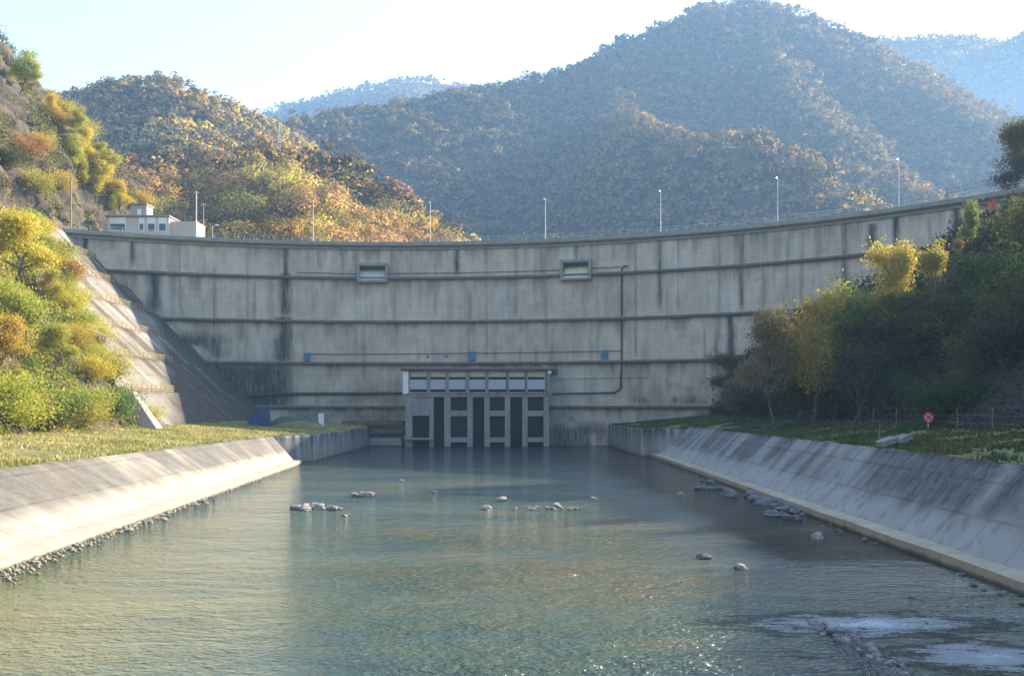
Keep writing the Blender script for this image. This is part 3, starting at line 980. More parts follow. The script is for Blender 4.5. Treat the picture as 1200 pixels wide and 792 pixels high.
for k, (xa, xb) in enumerate([(483, 503), (528, 547.5), (574, 591.5), (618.5, 637)]):
    if k:
        b = MB(); b.box(gx(xa), gx(xb), YF + .15, YF + 1.0, gz(487.5), gz(481)); b.obj('cross_beam', M['gate_conc'], gh, .04)
        b = MB(); b.box(gx(xa), gx(xb), YF + .1, YF + 1.2, gz(518), gz(512.5)); b.obj('cross_beam', M['gate_conc'], gh, .04)
        MB().box(gx(xa), gx(xb), YF + .9, YF + 1.0, gz(480.9), gz(465.1)).obj('gate_screen', simple('rusty_screen', (.03, .021, .018), .9, spec=.0), gh)
    else:
        b = MB(); b.box(gx(xa), gx(xb), YF + .25, YF + .9, gz(487), gz(465)); b.obj('cross_beam', M['gate_conc'], gh, .04)
        b = MB(); b.box(gx(474), gx(509), YF - 1.2, YF - .02, gz(515), gz(512.6)); b.obj('platform', M['gate_conc'], gh, .04)
    g_ = MB(); g_.box(gx(xa), gx(xb), YF + 1.61, YF + 1.8, gz(512.3), gz(487.7))
    for i in range(5):
        x = gx(xa) + (gx(xb) - gx(xa)) * (i + .5) / 5
        g_.box(x - .06, x + .06, YF + 1.5, YF + 1.61, gz(512.3), gz(487.7))
    for i in range(3):
        z = gz(512.3) + (gz(487.7) - gz(512.3)) * (i + .5) / 3
        g_.box(gx(xa), gx(xb), YF + 1.45, YF + 1.5, z - .1, z + .1)
    g_.obj('sluice_gate', M['dark_green'], gh)
MB().box(gx(475), gx(644), YF + 4.4, YF + 4.8, -1.5, gz(465.1)).obj('rear_wall', simple('recess_shade_rear_wall', (.030, .030, .032), .95, spec=.0), gh)  # shade of the deep bays put into the wall's dark colour
b = MB(); b.box(gx(642.2), gx(646), YF - .4, YF + .2, gz(438), gz(431.2) - .3); b.obj('lamp_box', M['white'], gh, .03)
on_face('blue_cabinet', 650, 15.8, 1.3, 1.1, .5, M['bluedark'])

# ------------------------------------------------------------------ control building on the crest
cd = 222.0
cx_ = lambda px: (px - 600) * cd / F
cz_ = lambda py: CAMZ + (478 - py) * cd / F
cb = empty('control_building', (cx_(165), cd, 43.6))
tag(cb, 'low plastered control building with small tower behind the dam crest', 'building')
Z0 = 43.0
b = MB(); b.box(cx_(125), cx_(198), cd, cd + 8, Z0, cz_(254.5)); b.obj('wall', M['plaster'], cb, .03)
b = MB(); b.box(cx_(198) + .01, cx_(229), cd + 1.0, cd + 7, Z0, cz_(258.5)); b.obj('annexe', simple('annexe_plaster', (.42, .37, .32), .9, .12), cb, .03)
b = MB(); b.box(cx_(123.5), cx_(199.5), cd - .5, cd + 8.4, cz_(254.4), cz_(252.4)); b.obj('roof', M['gate_conc'], cb, .03)
tw = MB(); tw.box(cx_(149), cx_(168), cd + 2, cd + 6, cz_(252.3), cz_(238)); tw = tw.obj('tower', simple('tower_plaster', (.36, .31, .28), .9, .12), cb, .03)
MB().box(cx_(148), cx_(169), cd + 1.6, cd + 6.4, cz_(237.9), cz_(236.2)).obj('tower_roof', M['gate_conc'], tw)
MB().box(cx_(157), cx_(161.5), cd + 1.93, cd + 2, cz_(251), cz_(243)).obj('tower_door', M['white'], tw)
for xa, xb, yg in [(129, 146.5, 270), (163.5, 168.3, 270), (173.3, 181.5, 271), (186.5, 194.5, 271)]:
    w = MB(); w.box(cx_(xa) - .15, cx_(xa), cd - .12, cd, cz_(yg), cz_(255)); w.box(cx_(xb), cx_(xb) + .15, cd - .12, cd, cz_(yg), cz_(255))
    w.box(cx_(xa) - .15, cx_(xb) + .15, cd - .16, cd, cz_(yg) - .15, cz_(yg))
    wo = w.obj('window', M['white'], cb)
    MB().box(cx_(xa), cx_(xb), cd - .10, cd - .01, cz_(262.3), cz_(255)).obj('shutter', M['white'], wo)
    MB().box(cx_(xa), cx_(xb), cd - .05, cd - .01, cz_(yg), cz_(262.4)).obj('pane', M['glass'], wo)

# platform for the building (the made ground beside the left abutment)
o = MB().box(-112, -50, 213.5, 240, 30, 43.2).obj('abutment_platform', M['coping'])
tag(o, 'flat concrete platform carrying the control building behind the crest', 'platform')

# ------------------------------------------------------------------ lamp posts
def lamp_post(h, r=.11):
    root = empty('street_lamp', (0, 0, 0))
    p = MB(); p.tube([(0, 0, 0), (0, 0, h * .5), (0, 0, h)], r, 8, r * .6)
    p.box(-.22, .22, -.22, .22, 0, .12)
    p.obj('pole', M['pole'], root)
    a_ = MB(); a_.tube([(0, 0, h - .1), (0, -.25, h + .05), (0, -.8, h + .12)], .045, 6); a_.obj('bracket', M['pole'], root)
    l = MB(); l.hexa([(-.17, -1.35, h + .02), (.17, -1.35, h + .02), (.2, -.65, h + .03), (-.2, -.65, h + .03),
                      (-.1, -1.25, h + .2), (.1, -1.25, h + .2), (.15, -.7, h + .25), (-.15, -.7, h + .25)])
    l.obj('lamp_head', M['lamp_glass'], root, .03)
    return root


def copy_thing(root):
    c = root.copy(); COL.objects.link(c)
    for ch in root.children:
        k = ch.copy(); COL.objects.link(k); k.parent = c
        k.matrix_parent_inverse = ch.matrix_parent_inverse.copy()
    return c


lamp = lamp_post(8.4)
desc = ['street lamp on the crest nearest the control building, left of the left outlet', 'street lamp on the crest above the left part of the gatehouse',
        'street lamp on the crest just left of the right outlet opening', 'street lamp on the crest right of the right outlet, before the spur',
        'street lamp on the crest in front of the sunlit spur, second from the right', 'rightmost street lamp on the crest, near the wooded slope']
for i, px in enumerate((367, 504, 639, 774, 911, 1053)):
    o = lamp if i == 0 else copy_thing(lamp)
    u = u_at_px(px, DR + 1.0); o.location = dam_pt(u, DR + 1.2, 43.7); o.rotation_euler.z = -u / DR
    tag(o, 'pale ' + desc[i], 'street lamp', 'street lamps along the dam crest')
# wooden and steel poles around the control building
for px, d, top, r, mt, lab in [(83, 197, 207, .22, 'wood', 'stout pale wooden pole at the left end of the dam crest'),
                               (230, 214.5, 224, .14, 'pole', 'tall pale pole right of the control building annexe'),
                               (238.5, 221, 238, .08, 'rail', 'thin grey pole behind the taller one by the building')]:
    p = P(px, top, d); root = empty('utility_pole', (p.x, d, 43.3))
    MB().tube([(p.x, d, 43.0), (p.x, d, p.z)], r, 8, r * .75).obj('pole', M[mt], root)
    b = MB(); b.box(p.x - .5, p.x + .5, d - .06, d + .06, p.z - .5, p.z - .38)
    for q in (-.4, .4): b.tube([(p.x + q, d, p.z - .38), (p.x + q, d, p.z - .15)], .05, 6)
    b.obj('insulator_arm', M['rail'], root)
    tag(root, lab, 'pole')
short = lamp_post(4.4, .08)
p = P(249, 275, 215); short.location = (p.x, 215, 43.5); short.rotation_euler.z = 1.5
tag(short, 'short street lamp with side arm right of the tall pole', 'street lamp')
# post with wires at the right end
p = P(1110, 232, 167.5); root = empty('wire_post', (p.x, p.y, 43.6))
MB().tube([(p.x, p.y, 43.5), (p.x, p.y, P(0, 219, 167.5).z)], .13, 8).obj('post', M['wood'], root)
b = MB()
for dz in (.1, .8):
    a_ = Vector((p.x, p.y, 45.3 - dz)); c_ = P(1180, 218, 158); c_.z = 45.6 - dz
    b.tube([a_.lerp(c_, t) - Vector((0, 0, .5 * t * (1 - t))) for t in np.linspace(0, 1, 8)], .025, 4)
b.obj('wire', M['pipe'], root)
tag(root, 'short dark post with trailing wires at the right end of the crest', 'post')
p = P(1163, 240, 158)
root = empty('red_cabinet', (p.x, p.y, p.z - .9))
MB().box(p.x - .55, p.x + .55, p.y - .3, p.y + .3, p.z - .9, p.z + .8).obj('cabinet_body', M['red'], root, .05)
MB().box(p.x - .65, p.x + .65, p.y - .4, p.y + .4, p.z + .82, p.z + .95).obj('lid', M['red'], root, .02)
tag(root, 'small red cabinet where the crest meets the right hillside', 'cabinet')

# ------------------------------------------------------------------ plants
def leaves(cent, n, spread, size, r, squash=.8, droop=0.):
    """n leaf quads scattered round the given centres"""
    k = r.integers(0, len(cent), n)
    c = cent[k] + r.normal(0, 1, (n, 3)) * spread * np.array([1, 1, squash])
    c[:, 2] -= abs(r.normal(0, 1, n)) * droop
    u = r.normal(0, 1, (n, 3)); u /= np.linalg.norm(u, axis=1)[:, None]
    w = r.normal(0, 1, (n, 3)); v = np.cross(u, w); v /= np.linalg.norm(v, axis=1)[:, None]
    s = (size * r.uniform(.6, 1.4, n))[:, None]
    V = np.stack([c - u * s * .6, c - v * s * .36, c + u * s * .6, c + v * s * .36], 1).reshape(-1, 3)
    return V, np.arange(n * 4).reshape(-1, 4), k


def plant(seed, height, spread, nleaf, lsize, stems=1, trunk_frac=.3, upright=.5, clump=.55, levels=3):
    """branch skeleton -> (wood mesh, leaf mesh), base at the origin"""
    rr = random.Random(seed); r = np.random.default_rng(seed)
    wood = MB(); tips = []

    def grow(p, d, L, rad, lev):
        pts = [p]; q = p.copy(); dd = d.copy()
        for i in range(4):
            dd = (dd + Vector((rr.gauss(0, .16), rr.gauss(0, .16), rr.gauss(.05, .10)))).normalized()
            q = q + dd * L / 4; pts.append(q.copy())
            if lev >= 1 and i >= 1: tips.append(q + Vector((rr.gauss(0, .15), rr.gauss(0, .15), rr.gauss(0, .1))) * L * .3)
        wood.tube(pts, rad, 6 if lev < 2 else 4, rad * .5, cap=False)
        if lev < levels:
            nb = rr.randint(4, 6) if lev == 0 else rr.randint(2, 4)
            for _ in range(nb):
                t = rr.uniform(.35 if lev == 0 else .3, 1.0); base = pts[min(3, int(t * 4))].lerp(pts[min(4, int(t * 4) + 1)], (t * 4) % 1)
                az = rr.uniform(0, 2 * math.pi); el = rr.uniform(.0, 1.0) * upright + rr.uniform(-.1, .45)
                nd = Vector((math.cos(az) * math.cos(el), math.sin(az) * math.cos(el), math.sin(el)))
                nd = (nd + dd * .35).normalized()
                grow(base, nd, L * rr.uniform(.45, .72), rad * .5, lev + 1)
        else:
            tips.append(q)

    for s_ in range(stems):
        az = rr.uniform(0, 6.28); ln = rr.uniform(.02, .12) if stems == 1 else rr.uniform(.2, .7)
        d = Vector((math.cos(az) * ln, math.sin(az) * ln, 1)).normalized()
        b_ = Vector((rr.gauss(0, .2), rr.gauss(0, .2), -.25)) if stems > 1 else Vector((0, 0, -.3))
        grow(b_, d, height * (.62 if stems == 1 else .5), height * (.022 if stems == 1 else .012), 0)
    T = np.array([tuple(t) for t in tips])
    T = T[T[:, 2] > trunk_frac * height * .6]
    # normalise height and width
    V = np.array(wood.v); top = T[:, 2].max(); k = height / (top + .4)
    wd = np.percentile(np.hypot(T[:, 0], T[:, 1]), 92); kx = spread / wd
    V *= [kx, kx, k]; T = T * [kx, kx, k]
    wood.v = [tuple(v) for v in V]
    # drop some tips: gaps through the crown
    T = T[r.random(len(T)) > .18]
    sz = clump * spread * .30
    Lv, Lf, kk = leaves(T, nleaf, sz, lsize, r, .75)
    tipr = r.random(len(T))[kk]
    col = np.clip(tipr * .6 + r.random(nleaf) * .4, 0, 1)
    at = np.repeat(np.stack([col, col, col, np.ones(nleaf)], -1), 4, 0)
    wm = bpy.data.meshes.new('trunk'); wm.from_pydata(wood.v, [], wood.f); wm.update(); wm.materials.append(M['bark'])
    lm = fastmesh('crown', Lv, Lf, at); lm.materials.append(LEAF['olive'])
    return wm, lm


TREES = [plant(100 + i, 10, 3.4, 13000, .20, 1, .16, .6, .62) for i in range(4)]
BARE = [plant(130 + i, 9, 3.2, 4200, .18, 2, .2, .7, .7) for i in range(3)]
SLIM = [plant(150 + i, 9, 1.7, 7000, .18, 1, .1, 1.2, .8) for i in range(2)]
BUSH = [plant(170 + i, 3.0, 1.9, 6500, .14, 5, .05, 1.1, 1.15, 2) for i in range(4)]


def put(kind, loc, h, leaf, name, label, cat, group=None, wid=1.0, rot=None):
    var = {'tree': TREES, 'bare': BARE, 'slim': SLIM, 'bush': BUSH}[kind]
    k = random.randrange(len(var)); wm, lm = var[k]
    base = {'tree': 10, 'bare': 9, 'slim': 9, 'bush': 3.0}[kind]
    root = empty(name, loc)
    s = h / base; root.scale = (s * wid, s * wid, s)
    root.rotation_euler.z = random.uniform(0, 6.28) if rot is None else rot
    w = bpy.data.objects.new('trunk' if kind != 'bush' else 'stems', wm); COL.objects.link(w); w.parent = root
    c = bpy.data.objects.new('crown' if kind != 'bush' else 'foliage', lm); COL.objects.link(c); c.parent = root
    c.material_slots[0].link = 'OBJECT'; c.material_slots[0].material = LEAF[leaf]
    tag(root, label, cat, group)
    return root


# left hillside: individually placed from where each stands on the slope (photo x, y of base, height m, kind, leaf, label)
LP = [
    (24, 108, 11, 'tree', 'lime', 'tall lime yellow tree highest on the left cliff edge', 1.0),
    (60, 150, 8, 'tree', 'yellow', 'yellow leafy tree below the highest cliff tree', .9),
    (92, 165, 7.5, 'tree', 'lime', 'pale lime tree on the cliff skyline above the rocks', .9),
    (100, 228, 10, 'slim', 'lime', 'slim lime green tree on the cliff above the pole', 1.1),
    (112, 240, 11, 'slim', 'yellow', 'bright yellow slim tree on the cliff behind the crest', 1.3),
    (124, 246, 9, 'slim', 'yellow', 'bright yellow tree nearest the control building tower', 1.4),
    (134, 252, 7, 'tree', 'yellow', 'small yellow tree just left of the control building', .8),
    (88, 206, 10, 'slim', 'lime', 'lime tree on the cliff left of the yellow skyline strip', 1.4),
    (104, 204, 11, 'tree', 'yellow', 'bright yellow tree high in the skyline strip above the tower', .7),
    (119, 226, 11, 'slim', 'lime', 'yellow green tree in the middle of the skyline strip', 1.6),
    (141, 250, 8, 'slim', 'yellow', 'lowest bright yellow tree of the strip beside the tower', 1.6),
    (28, 185, 5, 'bush', 'orange', 'orange bush among the dark cliff rocks', 1.0),
    (45, 178, 4, 'bush', 'gold', 'golden bush beside the orange one on the rocks', 1.0),
    (70, 222, 4, 'bush', 'gold', 'golden brown bush on the rocks left of the wooden pole', 1.0),
    (40, 225, 4.5, 'bush', 'lime', 'lime bush on the cliff below the golden ones', 1.0),
    (8, 200, 5, 'bush', 'olive', 'olive bush on the cliff at the picture edge', 1.0),
    (12, 345, 12, 'tree', 'yellow', 'large yellow tree at the picture edge left of the concrete slope', 1.1),
    (42, 350, 9, 'tree', 'lime', 'lime yellow tree leaning over the top of the concrete slope edge', 1.0),
    (30, 420, 10, 'tree', 'lime', 'lime tree in the middle of the left hillside', 1.0),
    (10, 455, 9, 'tree', 'gold', 'golden tree low on the left hillside at the picture edge', 1.0),
    (62, 360, 6, 'tree', 'gold', 'golden tree just below the upper benches of the concrete slope', 1.0),
    (75, 330, 4, 'bush', 'orange', 'orange bush at the upper edge of the concrete slope', 1.0),
    (108, 445, 3.6, 'bush', 'yellow', 'bright yellow round bush at the edge of the concrete slope', 1.0),
    (118, 402, 3.4, 'bush', 'yellow', 'small yellow bush against the middle benches of the slope', .9),
    (62, 440, 7, 'tree', 'lime', 'yellow green tree above the grass left of the green bush', 1.0),
    (45, 478, 6, 'tree', 'green', 'green tree low on the left hillside above the turf', 1.0),
    (128, 492, 4.8, 'bush', 'green', 'large green bush at the foot of the concrete slope', 1.0),
    (100, 490, 4.2, 'bush', 'lime', 'light green bush left of the large green bush', 1.0),
    (78, 492, 3.4, 'bush', 'green', 'low green bush on the rocky foot of the left hillside', 1.1),
    (20, 500, 4.5, 'bush', 'lime', 'lime bush at the lower picture edge above the turf', 1.2),
    (50, 505, 3, 'bush', 'olive', 'olive bush at the turf edge under the lime tree', 1.2),
    (85, 405, 3.2, 'bush', 'gold', 'golden bush on the bare rocks left of the benches', 1.0),
    (30, 300, 6, 'tree', 'gold', 'golden tree high on the left hillside near the top rail', 1.0),
]
for px, py, h, kind, leaf, lab, wid in LP:
    d, loc = hit_side(leftX, px, py, -1, 85, 298)
    put(kind, loc, h, leaf, 'bush' if kind == 'bush' else 'deciduous_tree', lab, 'bush' if kind == 'bush' else 'tree', 'trees and bushes on the left hillside', wid)

r5 = random.Random(5)
fill = 0
for i in range(32):
    y = r5.uniform(84, 142); z = 5.5 + 40 * r5.random() ** 1.3
    x = float(leftX(y, z)); px = 600 + x * F / y
    if px < -60: continue
    leaf = r5.choice(['lime', 'green', 'yellow', 'lime', 'lime', 'lime', 'green', 'gold'])
    put(r5.choice(['bush', 'slim', 'tree', 'bush']), (x, y, z), r5.uniform(2.6, 5.2), leaf, 'bush', 'leafy bush among the mixed green and yellow scrub of the left hillside', 'bush', 'scrub bushes of the left hillside', r5.uniform(.9, 1.3))
    fill += 1
for i in range(22):
    y = r5.uniform(222, 285); z = r5.uniform(46, 92)
    x = float(leftX(y, z))
    put(r5.choice(['bush', 'bush', 'tree']), (x, y, z), r5.uniform(3.5, 6.5), r5.choice(['gold', 'lime', 'olive', 'yellow', 'lime']), 'cliff_shrub',
        'small shrub clinging to the rocky cliff above the dam crest', 'shrub', 'shrubs on the rocky cliff', r5.uniform(.8, 1.2))

r7 = random.Random(17)
for i in range(26):
    z = 11.5 + 31 * (i + .5) / 26
    y = float(np.interp(z, [5, 8, 20, 35, 43], [139, 141, 153.5, 177, 184])) - r7.uniform(-.3, 1.6)
    put('bush', (sx(z) - 1.0 + .6 * r7.random(), y, z - .2), r7.uniform(2.4, 4.4), r7.choice(['lime', 'green', 'lime', 'yellow', 'lime', 'olive']), 'bush',
        'bush growing along the edge of the benched concrete slope', 'bush', 'bushes along the concrete slope edge', r7.uniform(.8, 1.2))

# right bank: (photo x, photo y of the top, depth, kind, leaf, label)
RP = [
    (880, 415, 172, 'tree', 'olive', 'olive tree overlapping the dam face at the left end of the right bank wood', 1.5),
    (908, 364, 118, 'tree', 'tan', 'tan leaved tree whose sunlit top stands against the dam ledge', .9),
    (952, 346, 116, 'tree', 'straw', 'tree with bright yellow sunlit top in the middle of the wood', .9),
    (978, 342, 119, 'tree', 'darklime', 'lime green sunlit tree right of the bright yellow one', .9),
    (1003, 330, 122, 'slim', 'darklime', 'pale slim tree standing before the dark hillside edge', 1.2),
    (1055, 283, 121, 'tree', 'straw', 'tall yellow sunlit tree high on the right slope', .8),
    (1098, 282, 130, 'slim', 'straw', 'yellow sunlit tree between the tallest yellow and the slim lime one', 1.2),
    (1140, 236, 140, 'slim', 'darklime', 'slim lime tree reaching the dam crest on the right', 1.1),
    (1126, 278, 138, 'slim', 'straw', 'small yellow tree under the slim lime one', 1.2),
    (1192, 142, 166, 'tree', 'olive', 'dark tree above the crest at the upper right picture edge', 1.2),
    (1182, 186, 163, 'bare', 'brown', 'sparse twiggy tree below the dark one at the right edge', 1.3),
    (1118, 444, 88, 'bush', 'deepgreen', 'green rounded bush by the red sign', 1.1),
    (1030, 380, 112, 'tree', 'brown', 'dark brown tree behind the sunlit trees', 1.2),
    (1000, 400, 108, 'bare', 'brown', 'nearly bare tree with visible trunk in the wood', 1.2),
    (1080, 340, 112, 'tree', 'olive', 'dark olive tree on the middle of the right slope', 1.1),
    (1150, 300, 108, 'tree', 'olive', 'olive tree on the upper right slope near the picture edge', 1.2),
    (1185, 330, 100, 'tree', 'deepgreen', 'dark green tree at the right picture edge mid height', 1.1),
    (930, 425, 125, 'tree', 'olive', 'dark olive tree under the tan topped one', 1.2),
    (868, 440, 160, 'bare', 'tan', 'thin tan shrub tree at the foot of the dam', 1.2),
]
for px, py, d, kind, leaf, lab, wid in RP:
    top = P(px, py, d)
    zz = np.linspace(6.6, 70, 300); xs = rightX(d, zz)
    k = int(np.argmax(xs > top.x)); gz_ = float(zz[k]) if xs[0] < top.x else 6.3
    if kind == 'bush': gz_ = 6.6
    h = max(2.5, top.z - gz_ + .5)
    put(kind, (top.x, d, gz_ - .2), h, leaf, 'bush' if kind == 'bush' else 'deciduous_tree', lab, 'bush' if kind == 'bush' else 'tree', 'trees on the right bank', wid * (1 if kind != 'tree' else min(1.4, 11.5 / h)))
r6 = random.Random(9)
for i in range(100):
    y = r6.uniform(62, 190); z = 7 + (26 if y < 130 else 15) * r6.random() ** 1.1
    x = float(rightX(y, z))
    px = 600 + x * F / y
    if px > 1290 or (y < 92 and z < 12): continue
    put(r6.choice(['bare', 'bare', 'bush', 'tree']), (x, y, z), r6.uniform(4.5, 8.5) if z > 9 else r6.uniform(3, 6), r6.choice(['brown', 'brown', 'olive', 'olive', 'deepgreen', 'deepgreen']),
        'woodland_tree', 'dark half bare tree among the brown wood on the shaded right slope', 'tree', 'dark trees of the right bank wood', r6.uniform(.8, 1.2))


def scrub(name, fn, sgn, y0, y1, z0, z1, n, cols, size, seed, label, thr=.42, mask=None):
    """low ground cover of leaves and twigs hugging a hillside"""
    r = np.random.default_rng(seed)
    y = r.uniform(y0, y1, n); z = z0 + (z1 - z0) * r.random(n)
    m = fbm(y * .16, z * .16, seed, 4)
    keep = m > thr + .12 * r.random(n)
    if mask is not None: keep &= mask(y, z)
    y, z, m = y[keep], z[keep], m[keep]; n = len(y)
    hgt = np.abs(r.normal(0, 1, n)) * 1.1 * np.clip((m - thr) * 6, .25, 1.6)
    x = fn(y, z)
    c = np.stack([x - sgn * hgt * .35, y + r.normal(0, .3, n), z + hgt * .8], -1)
    u = r.normal(0, 1, (n, 3)); u /= np.linalg.norm(u, axis=1)[:, None]
    w = r.normal(0, 1, (n, 3)); v = np.cross(u, w); v /= np.linalg.norm(v, axis=1)[:, None]
    s = (size * r.uniform(.5, 1.5, n))[:, None]
    V = np.stack([c - u * s * .6, c - v * s * .35, c + u * s * .6, c + v * s * .35], 1).reshape(-1, 3)
    k = np.clip(fbm(y * .09, z * .12, seed + 5, 4) * 1.9 - .45 + r.normal(0, .12, n), 0, .999) * (len(cols) - 1)
    i = k.astype(int); fk = (k - i)[:, None]; C = np.array(cols)
    cc = (C[i] * (1 - fk) + C[np.minimum(i + 1, len(cols) - 1)] * fk) * r.uniform(.7, 1.3, (n, 1))
    at = np.repeat(np.c_[cc, np.ones(n)], 4, 0)
    o = link(name, fastmesh(name, V, np.arange(n * 4).reshape(-1, 4), at), M['scrub'])
    tag(o, label, 'undergrowth', kind='stuff')


noconc = lambda y, z: ~((y > np.interp(z, [5, 8, 20, 35, 43], [139, 141, 153.5, 177, 184]) - 1) & (z < 45) & (y < 222))
scrub('undergrowth', leftX, -1, 70, 165, 5, 46, 120000, [(.16, .19, .04), (.27, .28, .05), (.42, .37, .06), (.36, .24, .06)], .34, 201,
      'mixed green and yellow undergrowth covering the left hillside', .455, noconc)
scrub('undergrowth', leftX, -1, 165, 298, 43.8, 108, 120000, [(.08, .10, .03), (.16, .16, .05), (.28, .24, .06), (.14, .10, .06)], .42, 202,
      'patchy autumn scrub on the rocky cliff above the dam', .43, lambda y, z: (y > 230) | (z > 47))
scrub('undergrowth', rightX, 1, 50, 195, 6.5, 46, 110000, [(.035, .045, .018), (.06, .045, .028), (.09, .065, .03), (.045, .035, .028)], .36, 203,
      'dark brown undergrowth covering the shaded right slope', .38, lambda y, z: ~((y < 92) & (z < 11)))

# ------------------------------------------------------------------ rocks
def rockmesh(seed, flat=.6):
    bm = bmesh.new(); bmesh.ops.create_icosphere(bm, subdivisions=3, radius=1)
    o = Vector((seed * 7.1, seed * 3.3, 0))
    for v in bm.verts:
        n = mnoise.noise(v.co * 1.1 + o) * .45 + mnoise.noise(v.co * 2.7 + o) * .18
        c = mnoise.cell(v.co * 1.6 + o) * .12
        v.co = v.co * (1 + n + c); v.co.z *= flat
    me = bpy.data.meshes.new('rock'); bm.to_mesh(me); bm.free()
    return me


ROCKS = [rockmesh(i, random.uniform(.5, .8)) for i in range(7)]
for m_ in ROCKS: m_.materials.append(M['boulder'])


def rock(loc, s, label, group, mat='boulder', name='boulder', flat=1., sink=.25):
    o = bpy.data.objects.new(name, random.choice(ROCKS)); COL.objects.link(o)
    o.scale = (s * random.uniform(.7, 1.2), s * random.uniform(.6, .95), s * flat * random.uniform(.6, 1.0))
    o.rotation_euler = (random.gauss(0, .15), random.gauss(0, .15), random.uniform(0, 6.28))
    o.location = Vector(loc) + Vector((0, 0, s * sink))
    o.material_slots[0].link = 'OBJECT'; o.material_slots[0].material = M[mat]
    tag(o, label, 'rock', group)
    return o


RS = random.Random(3)


def heap(px, py, n, w, dep, s, label, group, mat='boulder'):
    c = G(px, py)
    for i in range(n):
        rock((c.x + RS.uniform(-w, w), c.y + RS.uniform(-dep, dep), .0 if i % 3 else .12), s * RS.uniform(.5, 1.15), label, group, mat)


heap(372, 597, 13, 2.0, .8, .50, 'pale stone in the larger heap standing in the lit water', 'stones of the larger heap in the water')
heap(421, 582, 10, .95, .6, .50, 'pale stone in the compact heap behind the larger one', 'stones of the compact heap in the water')
heap(406, 605, 3, .3, .25, .22, 'small stone just right of the larger heap', 'small stones beside the larger heap')
heap(640, 597, 20, 2.6, .35, .24, 'small stone in the low row in the middle of the river', 'stones of the low midstream row')
for px, py, s, lab in [(652, 594, .42, 'largest pale stone in the midstream row'), (588, 587, .55, 'flat pale stone left of the midstream row'),
                       (570, 597, .50, 'flat pale stone in front of the midstream row'), (697, 586, .45, 'single pale stone right of the midstream row'),
                       (509, 577, .28, 'tiny pale stone near the dam shadow'), (470, 564, .30, 'tiny pale stone at the edge of the dam shadow'),
                       (797, 579, .35, 'dark stone in the shaded water by the right bank'),
                       (825, 654, .42, 'tilted grey stone in the shaded water, left of a pair'), (868, 666, .40, 'smooth pale stone in the shaded water, right of a pair'),
                       (958, 630, .48, 'rounded pale boulder near the right kerb'), (1069, 700, .20, 'small stone by the right kerb above the riffle')]:
    rock(G(px, py), s, lab, None, 'boulder' if py < 640 or px > 860 else 'greystone', sink=.22)
# stones at the foot of the right kerb
for i in range(34):
    t = RS.random(); px = 812 + 125 * t + RS.uniform(-8, 8); py = 560 + 46 * t + RS.uniform(-5, 8)
    rock(G(px, py), RS.uniform(.25, .75) * (.6 + .6 * math.sin(t * 3.1)), 'grey stone in the scatter along the foot of the right kerb', 'stones at the foot of the right kerb', 'greystone', sink=.2)
for i in range(26):
    y = RS.uniform(38, 88); b0 = float(RB(np.array(y)))
    rock((b0 - RS.uniform(.2, 1.4), y, 0), RS.uniform(.10, .30), 'small grey stone at the waterline below the right kerb', 'small stones below the right kerb', 'greystone', sink=.2)
for px, py, s in [(1132, 710, .16), (1145, 709, .13), (1130, 714, .14), (1150, 711, .12), (1178, 729, .12), (1185, 722, .1)]:
    rock(G(px, py), s, 'tiny stone in the dark water right of the riffle', 'tiny stones right of the riffle', 'boulder', sink=.2)
# row of stones beside the riffle
for i in range(52):
    t = i / 51.; px = 945 + 100 * t ** .9 + RS.uniform(-9, 9) + 14 * t; py = 727 + 62 * t + RS.uniform(-5, 5)
    rock(G(px, py), RS.uniform(.08, .22) * (1.5 if i in (6, 7, 15, 24) else 1), 'stone in the diagonal row beside the riffle', 'stones of the row beside the riffle', 'boulder' if i % 3 else 'greystone', sink=.22)
# rubble along the left kerb: large stones singly, small ones as one mass
for i in range(18):
    y = 46 + 40 * RS.random(); b0 = float(LB(np.array(y)))
    rock((b0 + RS.uniform(.3, 1.5), y, .02), RS.uniform(.10, .30), 'pale stone in the rubble along the left kerb', 'larger stones of the left rubble', 'rubble')
rb = []; rf = []; off = 0
rr_ = np.random.default_rng(44)
base = bpy.data.meshes.new('tmp'); bmt = bmesh.new(); bmesh.ops.create_icosphere(bmt, subdivisions=1, radius=1); bmt.verts.ensure_lookup_table()
bv = np.array([tuple(v.co) for v in bmt.verts]); bf = np.array([[v.index for v in f.verts] for f in bmt.faces]); bmt.free(); bpy.data.meshes.remove(base)
for side_y0, side_y1, n, fn, sgn in [(38, 112, 1000, LB, 1)]:
    for i in range(n):
        y = side_y0 + (side_y1 - side_y0) * rr_.random() ** 1.3
        wdt = 2.3 * max(.12, 1 - (y - 36) / 55)
        x = float(fn(np.array(y))) + sgn * abs(rr_.normal(0, .45)) * wdt
        s = rr_.uniform(.03, .15)
        V = bv * (1 + rr_.normal(0, .18, (len(bv), 1))) * s * rr_.uniform(.7, 1.3, 3) * [1, 1, .7]
        rb.append(V + [x, y, .05]); rf.append(bf + off); off += len(bv)
o = link('shore_rubble', fastmesh('shore_rubble', np.concatenate(rb), np.concatenate(rf)), M['rubble'])
tag(o, 'pale broken rubble lying along the left kerb', 'rubble', kind='stuff')
